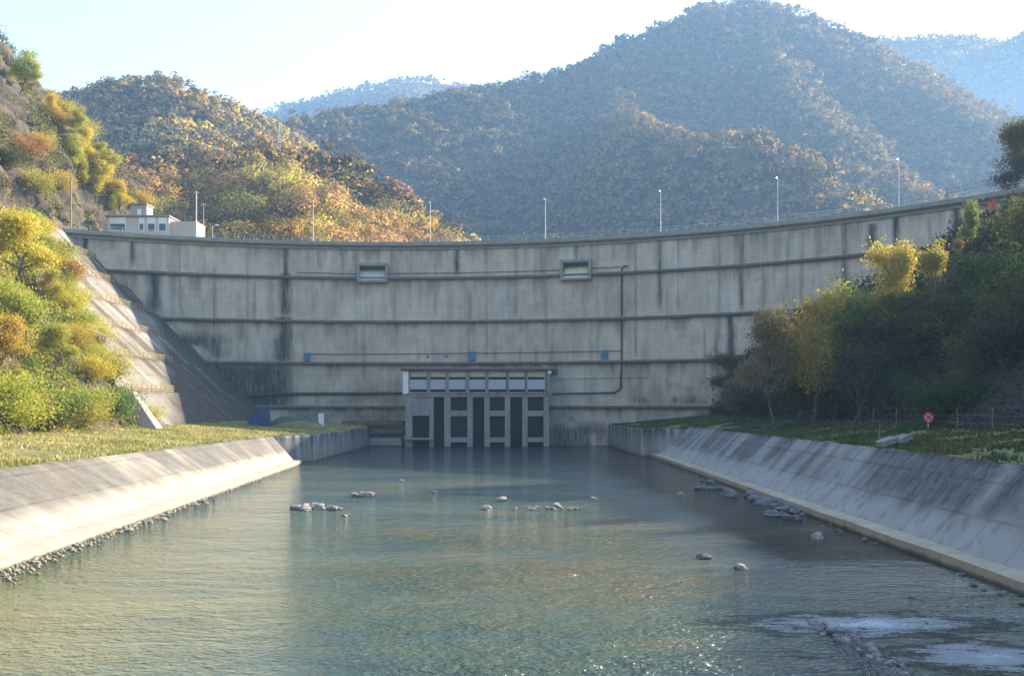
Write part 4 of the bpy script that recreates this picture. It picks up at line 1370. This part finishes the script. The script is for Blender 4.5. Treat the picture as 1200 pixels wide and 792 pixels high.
# gravel bar to the right of the stone row and scree on the right slope
rb = []; rf = []; off = 0
for i in range(900):
    t = rr_.random(); px = 985 + 85 * t + rr_.normal(0, 10); py = 745 + 60 * t + rr_.normal(0, 7)
    c = G(px, min(py, 815)); s = rr_.uniform(.03, .10)
    V = bv * (1 + rr_.normal(0, .18, (len(bv), 1))) * s * rr_.uniform(.7, 1.3, 3) * [1, 1, .6]
    rb.append(V + [c.x, c.y, .0]); rf.append(bf + off); off += len(bv)
o = link('river_gravel', fastmesh('river_gravel', np.concatenate(rb), np.concatenate(rf)), M['greystone'])
tag(o, 'wet gravel bar beside the riffle at lower right', 'gravel', kind='stuff')
rb = []; rf = []; off = 0
for i in range(2600):
    y = rr_.uniform(60, 100); z = 6.4 + 9 * rr_.random() ** 1.4
    if fbm(np.array(y * .12), np.array(z * .2), 77, 3) < .36: continue
    s = rr_.uniform(.06, .2)
    V = bv * (1 + rr_.normal(0, .2, (len(bv), 1))) * s * rr_.uniform(.7, 1.3, 3)
    rb.append(V + [float(rightX(y, z)), y, z + .05]); rf.append(bf + off); off += len(bv)
o = link('scree_rubble', fastmesh('scree_rubble', np.concatenate(rb), np.concatenate(rf)), simple('scree_stone', (.06, .054, .05), .95, .4, .8))
tag(o, 'grey scree at the foot of the right slope', 'rubble', kind='stuff')

# ------------------------------------------------------------------ things on the banks
def turf_z(grid, x, y):
    X, Y, Z = grid
    i = int(np.argmin(abs(Y[:, 0] - y))); j = int(np.argmin(abs(X[i] - x)))
    return float(Z[i, j])


fx = 37.2
fence = empty('wire_fence', (fx, 84, 6.2)); tag(fence, 'thin wire fence with pale posts on the right bank turf', 'fence')
pts = []
for y in (101, 95, 88, 82, 76, 70):
    z = turf_z(rt, fx, y); MB().tube([(fx, y, z - .2), (fx, y, z + 1.8)], .03, 6).obj('post', M['dullpost'], fence); pts.append(Vector((fx, y, z)))
b = MB()
for h in (.6, 1.2, 1.8): b.tube([p + Vector((0, 0, h)) for p in pts], .003, 4)
b.obj('wire', M['rail'], fence)
# two free standing thin posts nearer the kerb
z = turf_z(rt, 29.6, 79)
o = MB().tube([(29.6, 79, z - .1), (29.6, 79, z + 1.6)], .035, 6).obj('marker_post', M['dullpost'])
tag(o, 'thin grey post on the turf edge above the right embankment', 'post')

sd = 87.0; sp = P(1088, 489, sd); sz = turf_z(rt, sp.x, sd)
sign = empty('round_sign', (sp.x, sd, sz))
MB().tube([(sp.x, sd + .04, sz - .1), (sp.x, sd + .04, sp.z + .3)], .035, 6).obj('post', M['pole'], sign)


def disc(c, r0, r1, y0, y1, n=28):
    b = MB(); vs = []
    for k in range(n):
        a_ = 2 * math.pi * k / n
        for rr, yy in ((r0, y0), (r1, y0), (r1, y1), (r0, y1)):
            vs.append((c.x + rr * math.cos(a_), yy, c.z + rr * math.sin(a_)))
    fs = []
    for k in range(n):
        k2 = (k + 1) % n
        for q in range(4):
            q2 = (q + 1) % 4; fs.append((k * 4 + q, k2 * 4 + q, k2 * 4 + q2, k * 4 + q2))
    return b.add(vs, fs)


disc(sp, .0, .46, sd - .03, sd).obj('sign_plate', M['red'], sign)
disc(sp, .16, .36, sd - .045, sd - .032).obj('pale_ring', M['pink'], sign)
b = MB()
for ang in (.785, -.785):
    c, s_ = math.cos(ang), math.sin(ang); q = lambda l, w: (sp.x + l * c - w * s_, sp.z + l * s_ + w * c)
    y0, y1 = (sd - .06, sd - .047) if ang > 0 else (sd - .075, sd - .062)
    k = [q(-.36, -.06), q(.36, -.06), q(.36, .06), q(-.36, .06)]
    b.hexa([(k[0][0], y0, k[0][1]), (k[1][0], y0, k[1][1]), (k[1][0], y1, k[1][1]), (k[0][0], y1, k[0][1]),
            (k[3][0], y0, k[3][1]), (k[2][0], y0, k[2][1]), (k[2][0], y1, k[2][1]), (k[3][0], y1, k[3][1])])
b.obj('red_cross', M['red'], sign)
tag(sign, 'round red warning sign on a thin post beside the green bush', 'sign')

# broken slabs on the right turf
def slab(px, py, z, size, tilt, rot, lab):
    c = G(px, py, z)
    bm = bmesh.new(); bmesh.ops.create_cube(bm, size=1)
    bmesh.ops.subdivide_edges(bm, edges=bm.edges, cuts=3, use_grid_fill=True)
    for v in bm.verts:
        v.co = Vector((v.co.x * size[0], v.co.y * size[1], v.co.z * size[2])) + mnoise.noise_vector(v.co * 3 + c) * .12
    me = bpy.data.meshes.new('concrete_slab'); bm.to_mesh(me); bm.free()
    o = link('concrete_slab', me, M['gate_conc'], loc=c); o.rotation_euler = (0, tilt, rot)
    tag(o, lab, 'slab')


slab(1056, 515, 5.6, (1.5, .8, .4), -.35, .5, 'tilted pale broken concrete slab on the right turf')
slab(1040, 517, 5.5, (1.5, .9, .4), -.3, .4, 'darker broken slab left of the pale tilted one')
rock(G(1182, 524, 5.4), .35, 'pale stone lying on the right turf near the picture edge', None)
rock(G(1174, 532, 5.3), .3, 'brown stone just below the pale one on the right turf', None, 'greystone')

# left mound: blue container, tarpaulin heap, white post
mz = 4.6
c = P(305, 487, 172)
ct = empty('blue_container', (c.x, c.y, mz))
b = MB(); b.box(c.x - .2, c.x + 1.5, c.y - 1, c.y + 1, mz - .1, 8.0); b.obj('upper_box', M['bluedark'], ct, .05)
b = MB(); b.box(c.x - 2.0, c.x - .21, c.y - 1, c.y + 1, mz - .1, 6.6); b.obj('lower_box', M['bluedark'], ct, .05)
for i in range(3):
    x = c.x - 1.7 + i * .55
    MB().box(x, x + .06, c.y - 1.05, c.y - 1.0, mz, 6.4).obj('rib', M['blue'], ct)
tag(ct, 'dark blue stepped metal container on the mound by the left quay', 'container')


def lump(name, cx, cy, z0, rx, ry, h, mat, seed, lab, cat):
    n, m = 26, 20
    X, Y = np.meshgrid(np.linspace(-1, 1, n), np.linspace(-1, 1, m), indexing='ij')
    rr = np.sqrt(X ** 2 + Y ** 2)
    Z = np.clip(1 - rr ** 2, 0, 1) ** .7 * h * (.55 + .9 * fbm(X * 2.2 + 9, Y * 2.2, seed, 4)) - .15
    V = np.stack([cx + X * rx, cy + Y * ry, z0 + Z], -1).reshape(-1, 3)
    o = link(name, fastmesh(name, V, gridfaces(n, m), sm=True), mat)
    tag(o, lab, cat); return o


q = P(346, 490, 176)
lump('tarpaulin_heap', q.x, q.y, 4.7, 5.2, 2.5, 2.0, M['tarp'], 301, 'grey green tarpaulin covered heap on the mound by the left quay', 'heap')
lump('earth_heap', q.x + 1.2, q.y - 3.5, 4.5, 5.0, 2.0, 1.3, M['turf'], 302, 'low grassy earth heap in front of the tarpaulin', 'heap')
q = P(377, 490, 178)
root = empty('white_cabinet', (q.x, q.y, 4.6))
b = MB(); b.box(q.x - .55, q.x + .35, q.y - .4, q.y + .4, 4.4, 7.0); b.obj('cabinet_body', M['white'], root, .04)
MB().box(q.x - .65, q.x + .45, q.y - .5, q.y + .5, 7.01, 7.12).obj('lid', M['steel'], root)
tag(root, 'narrow white cabinet at the right end of the tarpaulin heap', 'cabinet')

# ------------------------------------------------------------------ far hills
def ridge_height(X, Y, ridges, seed, namp, nsc):
    """tents: every ridge polyline (x, y, z) sheds a slope to both sides"""
    H = np.full(X.shape, -1e9)
    for pts, slope, rnd in ridges:
        best = np.full(X.shape, -1e9)
        for (a_, b_) in zip(pts, pts[1:]):
            ax, ay, az = a_; bx, by, bz = b_
            dx, dy = bx - ax, by - ay; L2 = dx * dx + dy * dy
            t = np.clip(((X - ax) * dx + (Y - ay) * dy) / L2, 0, 1)
            d = np.hypot(X - ax - t * dx, Y - ay - t * dy)
            best = np.maximum(best, az + (bz - az) * t - slope * (np.sqrt(d * d + rnd * rnd) - rnd))
        H = np.maximum(H, best)
    nz = (fbm(X / nsc, Y / nsc, seed, 5) - .5) * 2
    rg = 1 - np.abs(2 * fbm(X / (nsc * .8) + 5, Y / (nsc * .8), seed + 3, 3) - 1)
    return H + nz * namp + (rg - .75) * namp * .8


def R_(*pts):
    return [tuple(P(px, py, d)) for px, py, d in pts]


PAL = np.array([(.17, .105, .04), (.23, .14, .04), (.13, .11, .04), (.19, .095, .035), (.32, .23, .055), (.085, .09, .035), (.15, .095, .05)])


def crown_template(seed, n, blobs=6):
    """irregular broad-leaf crown seen from afar: leaf clumps over several lobes, unit height"""
    r = np.random.default_rng(seed)
    c = np.c_[r.normal(0, .22, (blobs, 2)), r.uniform(.35, .78, blobs)]
    rad = r.uniform(.16, .27, blobs)
    k = r.integers(0, blobs, n)
    dr = r.normal(0, 1, (n, 3)); dr /= np.linalg.norm(dr, axis=1)[:, None]
    dr[:, 2] = np.abs(dr[:, 2]) * r.choice([1, 1, 1, -1], n)
    p = c[k] + dr * (rad[k] * r.uniform(.7, 1.12, n))[:, None]
    nrm = dr + r.normal(0, .22, (n, 3)); nrm /= np.linalg.norm(nrm, axis=1)[:, None]
    u = np.cross(nrm, r.normal(0, 1, (n, 3))); u /= np.linalg.norm(u, axis=1)[:, None]
    v = np.cross(nrm, u)
    s = (np.sqrt(9. / n) * .23 * r.uniform(.7, 1.5, n))[:, None]
    cn = dr * .8 + (p - np.array([0, 0, .35])) * .8 + r.normal(0, .07, (n, 3)); cn /= np.linalg.norm(cn, axis=1)[:, None]
    return np.stack([p - u * s, p - v * s * .7, p + u * s, p + v * s * .7], 1).reshape(-1, 3), k, blobs, np.repeat(cn, 4, 0)


def mountain(name, label, ridges, x0, x1, y0, y1, step, seed, namp, nsc, spacing, th, nq, pal_w, flabel, bright=1., blend=.7, single=False):
    xs = np.arange(x0, x1 + step, step); ys = np.arange(y0, y1 + step, step)
    X, Y = np.meshgrid(xs, ys, indexing='ij')
    H = ridge_height(X, Y, ridges, seed, namp, nsc)
    H = np.maximum(H, -2.5)
    V = np.stack([X, Y, H], -1).reshape(-1, 3)
    o = link(name, fastmesh(name, V, gridfaces(len(xs), len(ys)), sm=True), M['forestfloor'])
    struct(o, label, 'mountain')
    if not spacing: return
    r = np.random.default_rng(seed + 1000)
    gx_ = np.arange(x0, x1, spacing); gy_ = np.arange(y0, y1, spacing)
    A, B = np.meshgrid(gx_, gy_, indexing='ij')
    A = A.ravel() + r.uniform(-.5, .5, A.size) * spacing; B = B.ravel() + r.uniform(-.5, .5, B.size) * spacing
    h0 = ridge_height(A, B, ridges, seed, namp, nsc)
    e_ = 3.0
    hx = (ridge_height(A + e_, B, ridges, seed, namp, nsc) - h0) / e_; hy = (ridge_height(A, B + e_, ridges, seed, namp, nsc) - h0) / e_
    # keep what faces the valley (with a margin) and lies inside the field of view
    dn = np.hypot(np.hypot(A, B), h0 - CAMZ)
    facing = (hx * A + hy * B - (h0 - CAMZ)) / dn * -1
    px = 600 + A / B * F; py = 478 - (h0 + th - CAMZ) / B * F
    ok = (facing < .4) & (px > -90) & (px < 1290) & (py < 300) & (h0 > 5)
    A, B, h0 = A[ok], B[ok], h0[ok]
    n = len(A)
    tp = [crown_template(seed * 10 + k, nq) for k in range(6)]
    tid = r.integers(0, 6, n); sc = th * r.uniform(.65, 1.3, n); rot = r.uniform(0, 6.28, n)
    patch = fbm(A / (spacing * 5), B / (spacing * 5), seed + 7, 3)
    w = np.cumsum(np.array(pal_w) / sum(pal_w))
    pk = np.searchsorted(w, np.clip(.45 * r.random(n) + .55 * np.clip((patch - .3) / .4, 0, 1), 0, .999))
    pk = np.minimum(pk, len(PAL) - 1)
    colr = (PAL[pk] * (1 - blend) + PAL.mean(0) * blend) * r.uniform(.85, 1.15, (n, 1)) * bright
    if single:
        return A, B, h0, sc, rot, pk
    Vs = []; As = []; Ns = []
    for i in range(n):
        Tv, k, nb, Nv = tp[tid[i]]
        c, s_ = math.cos(rot[i]), math.sin(rot[i])
        Q = np.empty_like(Tv)
        Q[:, 0] = (Tv[:, 0] * c - Tv[:, 1] * s_) * sc[i] * 1.15 + A[i]; Q[:, 1] = (Tv[:, 0] * s_ + Tv[:, 1] * c) * sc[i] * 1.15 + B[i]
        Q[:, 2] = Tv[:, 2] * sc[i] + h0[i] - .1 * sc[i]
        Vs.append(Q)
        Ns.append(np.stack([Nv[:, 0] * c - Nv[:, 1] * s_, Nv[:, 0] * s_ + Nv[:, 1] * c, Nv[:, 2]], -1))
        As.append(np.repeat((colr[i] * (.85 + .3 * ((k * 37 % 11) / 10.))[:, None]), 4, 0))
    Vs = np.concatenate(Vs); As = np.c_[np.concatenate(As), np.ones(len(Vs))]
    fo = link('forest', fastmesh('forest', Vs, np.arange(len(Vs)).reshape(-1, 4), As, nrm=np.concatenate(Ns)), M['forest'])
    tag(fo, flabel, 'forest', kind='stuff')
    print('forest', name, n, len(Vs) // 4)


# distant pale mountains
mountain('distant_mountain', 'pale blue distant mountain behind the right flank',
         [(R_((960, 70, 3800), (1030, 50, 3800), (1110, 48, 3700), (1165, 62, 3600), (1300, 90, 3600)), .55, 60), (R_((1165, 62, 3600), (1230, 130, 3000)), .5, 60)],
         900, 2600, 2500, 4300, 30, 41, 24, 260, 26, 24, 16, (2, 2, 3, 2, 1, 4, 3), 'hazy forest on the pale distant mountain')
mountain('distant_mountain', 'hazy far mountain rising at the right picture edge',
         [(R_((1120, 95, 2700), (1170, 62, 2700), (1215, 45, 2600), (1300, 10, 2600)), .6, 50)], 1000, 2000, 2000, 3100, 26, 42, 20, 220, 24, 22, 18, (2, 2, 3, 2, 1, 4, 3),
         'hazy forest on the far mountain at the right edge')
mountain('distant_mountain', 'far blue ridge between the left peak and the big mountain',
         [(R_((300, 145, 2100), (350, 128, 2100), (420, 112, 2100), (490, 97, 2100), (535, 106, 2050), (600, 130, 2000)), .6, 40)], -800, 250, 1500, 2450, 20, 43, 16, 170, 18, 17, 22, (2, 3, 3, 2, 2, 3, 3),
         'hazy forest on the far ridge left of the big mountain')
# left peak
mountain('left_peak', 'rounded forested peak lit from the right behind the left cliff',
         [(R_((60, 146, 740), (110, 130, 725), (150, 114, 710), (180, 108, 696), (215, 112, 688), (255, 124, 688)), .85, 24),
          (R_((255, 124, 688), (300, 146, 705), (340, 170, 725)), 1.25, 14),
          (R_((180, 108, 696), (215, 160, 600), (240, 200, 540)), .9, 18), (R_((110, 130, 725), (120, 185, 590)), .9, 18)],
         -420, -90, 460, 860, 7, 44, 9, 85, 7.2, 11.5, 110, (3, 3, 4, 1, 6, 2, 2), 'autumn forest covering the rounded left peak', bright=1.35, blend=.4)
# big mountain
big = [(R_((300, 175, 860), (335, 158, 880), (400, 146, 930), (480, 120, 980), (560, 110, 1020), (640, 91, 1080), (700, 80, 1140), (740, 60, 1190), (780, 44, 1230), (830, 22, 1270), (880, 10, 1300),
          (930, 25, 1290), (1000, 46, 1270), (1060, 80, 1250), (1100, 104, 1230), (1150, 130, 1200), (1190, 145, 1180), (1300, 170, 1150)), .96, 26),
       (R_((700, 80, 1140), (730, 130, 960), (765, 158, 820), (820, 172, 760), (880, 174, 720), (930, 198, 690), (975, 232, 660), (1010, 275, 620)), .98, 14),
       (R_((880, 10, 1300), (900, 70, 1130), (960, 150, 960), (1000, 205, 860), (1040, 212, 840), (1090, 235, 820), (1120, 262, 800)), .98, 16)]
mountain('big_mountain', 'big hazy forested mountain in shade with a sunlit right flank', big, -330, 760, 440, 1520, 10, 45, 14, 120, 8.8, 13.5, 90, (5, 4, 4, 3, 2, 3, 4), 'autumn forest covering the big shaded mountain')
# near orange hill: its trees can be told apart
res = mountain('wooded_hill', 'near rounded hill covered with golden autumn trees behind the crest',
               [(R_((95, 234, 430), (130, 219, 430), (200, 215, 430), (250, 205, 430), (300, 197, 430), (350, 203, 430), (400, 224, 430), (440, 249, 425), (480, 277, 420), (520, 319, 410)), .75, 12),
                (R_((300, 197, 430), (340, 244, 350), (380, 299, 300)), .8, 10), (R_((180, 215, 430), (190, 259, 360), (200, 309, 310)), .8, 10)],
               -280, 10, 270, 560, 5, 46, 5, 60, 9.2, 15, 10, (4, 5, 2, 2, 5, 1, 1), '', single=True)
A, B, h0, sc, rot, pk = res
HT = []
for k in range(5):
    V_, kk, nb, N_ = crown_template(900 + k, 1300, 11)
    n = len(V_) // 4
    rk = np.random.default_rng(k); lob = rk.random(nb)[kk] * .6 + rk.random(n) * .4
    at = np.repeat(np.stack([lob, lob, lob, np.ones(n)], -1), 4, 0)
    t_ = MB(); t_.tube([(0, 0, -.15), (.01, 0, .25), (.02, .01, .5)], .025, 5, .012)
    tv = np.array(t_.v)[:, :]; V2 = np.concatenate([V_ * [1.15, 1.15, 1], tv])
    m_ = fastmesh('hill_tree', V_ * [1.15, 1.15, 1], np.arange(n * 4).reshape(-1, 4), at, nrm=N_); m_.materials.append(LEAF['gold']); HT.append(m_)
order = np.argsort(B - 25 * (h0 > 60))
rest = order[230:]; order = order[:230]
LK = ['gold', 'orange', 'olive', 'rust', 'yellow', 'green', 'tan']
HLEAF = {k: leafmat('hill_leaf_' + k, c, .25, .28, True) for k, c in dict(gold=(.38, .26, .05), orange=(.36, .21, .05), olive=(.20, .18, .05), rust=(.27, .165, .055), yellow=(.44, .34, .06), green=(.15, .16, .045), tan=(.27, .19, .07)).items()}
names = {'gold': 'golden', 'orange': 'orange', 'olive': 'olive green', 'rust': 'rust brown', 'yellow': 'bright yellow', 'green': 'green', 'tan': 'tan'}
for i in order:
    o = bpy.data.objects.new('hill_tree', HT[int(rng.integers(0, 5))]); COL.objects.link(o)
    o.location = (A[i], B[i], h0[i] - 2.0); o.scale = (sc[i],) * 3; o.rotation_euler.z = rot[i]
    lk = LK[int(pk[i])]
    o.material_slots[0].link = 'OBJECT'; o.material_slots[0].material = HLEAF[lk]
    tag(o, names[lk] + ' tree in the autumn wood on the near hill behind the dam crest', 'tree', names[lk] + ' trees of the near autumn hill')
Vs = []; As = []
for i in rest:
    Tv, k, nb, Nv = crown_template(950 + int(i) % 5, 260, 9)
    c, s_ = math.cos(rot[i]), math.sin(rot[i])
    Vs.append(np.stack([(Tv[:, 0] * c - Tv[:, 1] * s_) * sc[i] * 1.15 + A[i], (Tv[:, 0] * s_ + Tv[:, 1] * c) * sc[i] * 1.15 + B[i], Tv[:, 2] * sc[i] + h0[i] - 1], -1))
    As.append(np.repeat((np.array(PAL[pk[i]]) * 1.3 * (.8 + .4 * ((k * 37 % 11) / 10.))[:, None]), 4, 0))
if len(rest):
    Nr = np.concatenate([crown_template(950 + int(i) % 5, 260, 9)[3] for i in rest])
    Vs = np.concatenate(Vs)
    fo = link('forest', fastmesh('forest', Vs, np.arange(len(Vs)).reshape(-1, 4), np.c_[np.concatenate(As), np.ones(len(Vs))], nrm=Nr), M['forest'])
    tag(fo, 'rest of the golden autumn wood on the near hill', 'forest', kind='stuff')
print('hill trees', len(A))

# tiny lattice mast on the saddle
mp = P(327, 172, 440)
mast = empty('lattice_mast', mp)
b = MB()
for k in range(3):
    a0 = k * 2.094; a1 = (k + 1) * 2.094
    b.tube([(mp.x + .7 * math.cos(a0), mp.y + .7 * math.sin(a0), mp.z - 4), (mp.x + .25 * math.cos(a0), mp.y + .25 * math.sin(a0), mp.z + 9)], .07, 4)
    for j in range(8):
        z0 = mp.z - 3 + j * 1.5; s0 = .7 - .45 * (z0 - mp.z + 4) / 13; s1 = .7 - .45 * (z0 + 1.5 - mp.z + 4) / 13
        b.tube([(mp.x + s0 * math.cos(a0), mp.y + s0 * math.sin(a0), z0), (mp.x + s1 * math.cos(a1), mp.y + s1 * math.sin(a1), z0 + 1.5)], .04, 4)
b.obj('lattice', M['steel'], mast)
MB().tube([(mp.x, mp.y, mp.z + 9), (mp.x, mp.y, mp.z + 12)], .05, 5).obj('antenna', M['white'], mast)
tag(mast, 'thin pale lattice mast on the saddle between the hills', 'mast')

# ------------------------------------------------------------------ haze
hz = MB().box(-3600, 3600, -300, 5400, -5, 640).obj('haze', None)
hz['kind'] = 'stuff'; hz['label'] = 'thin blue autumn haze filling the valley'; hz['category'] = 'haze'
t = NT('haze_air')
v = t.n('VolumePrincipled', {'Color': (.38, .64, 1.0, 1), 'Density': .00020, 'Anisotropy': .15})
t.t.links.new(v.outputs[0], t.out.inputs['Volume'])
hz.data.materials.append(t.m)
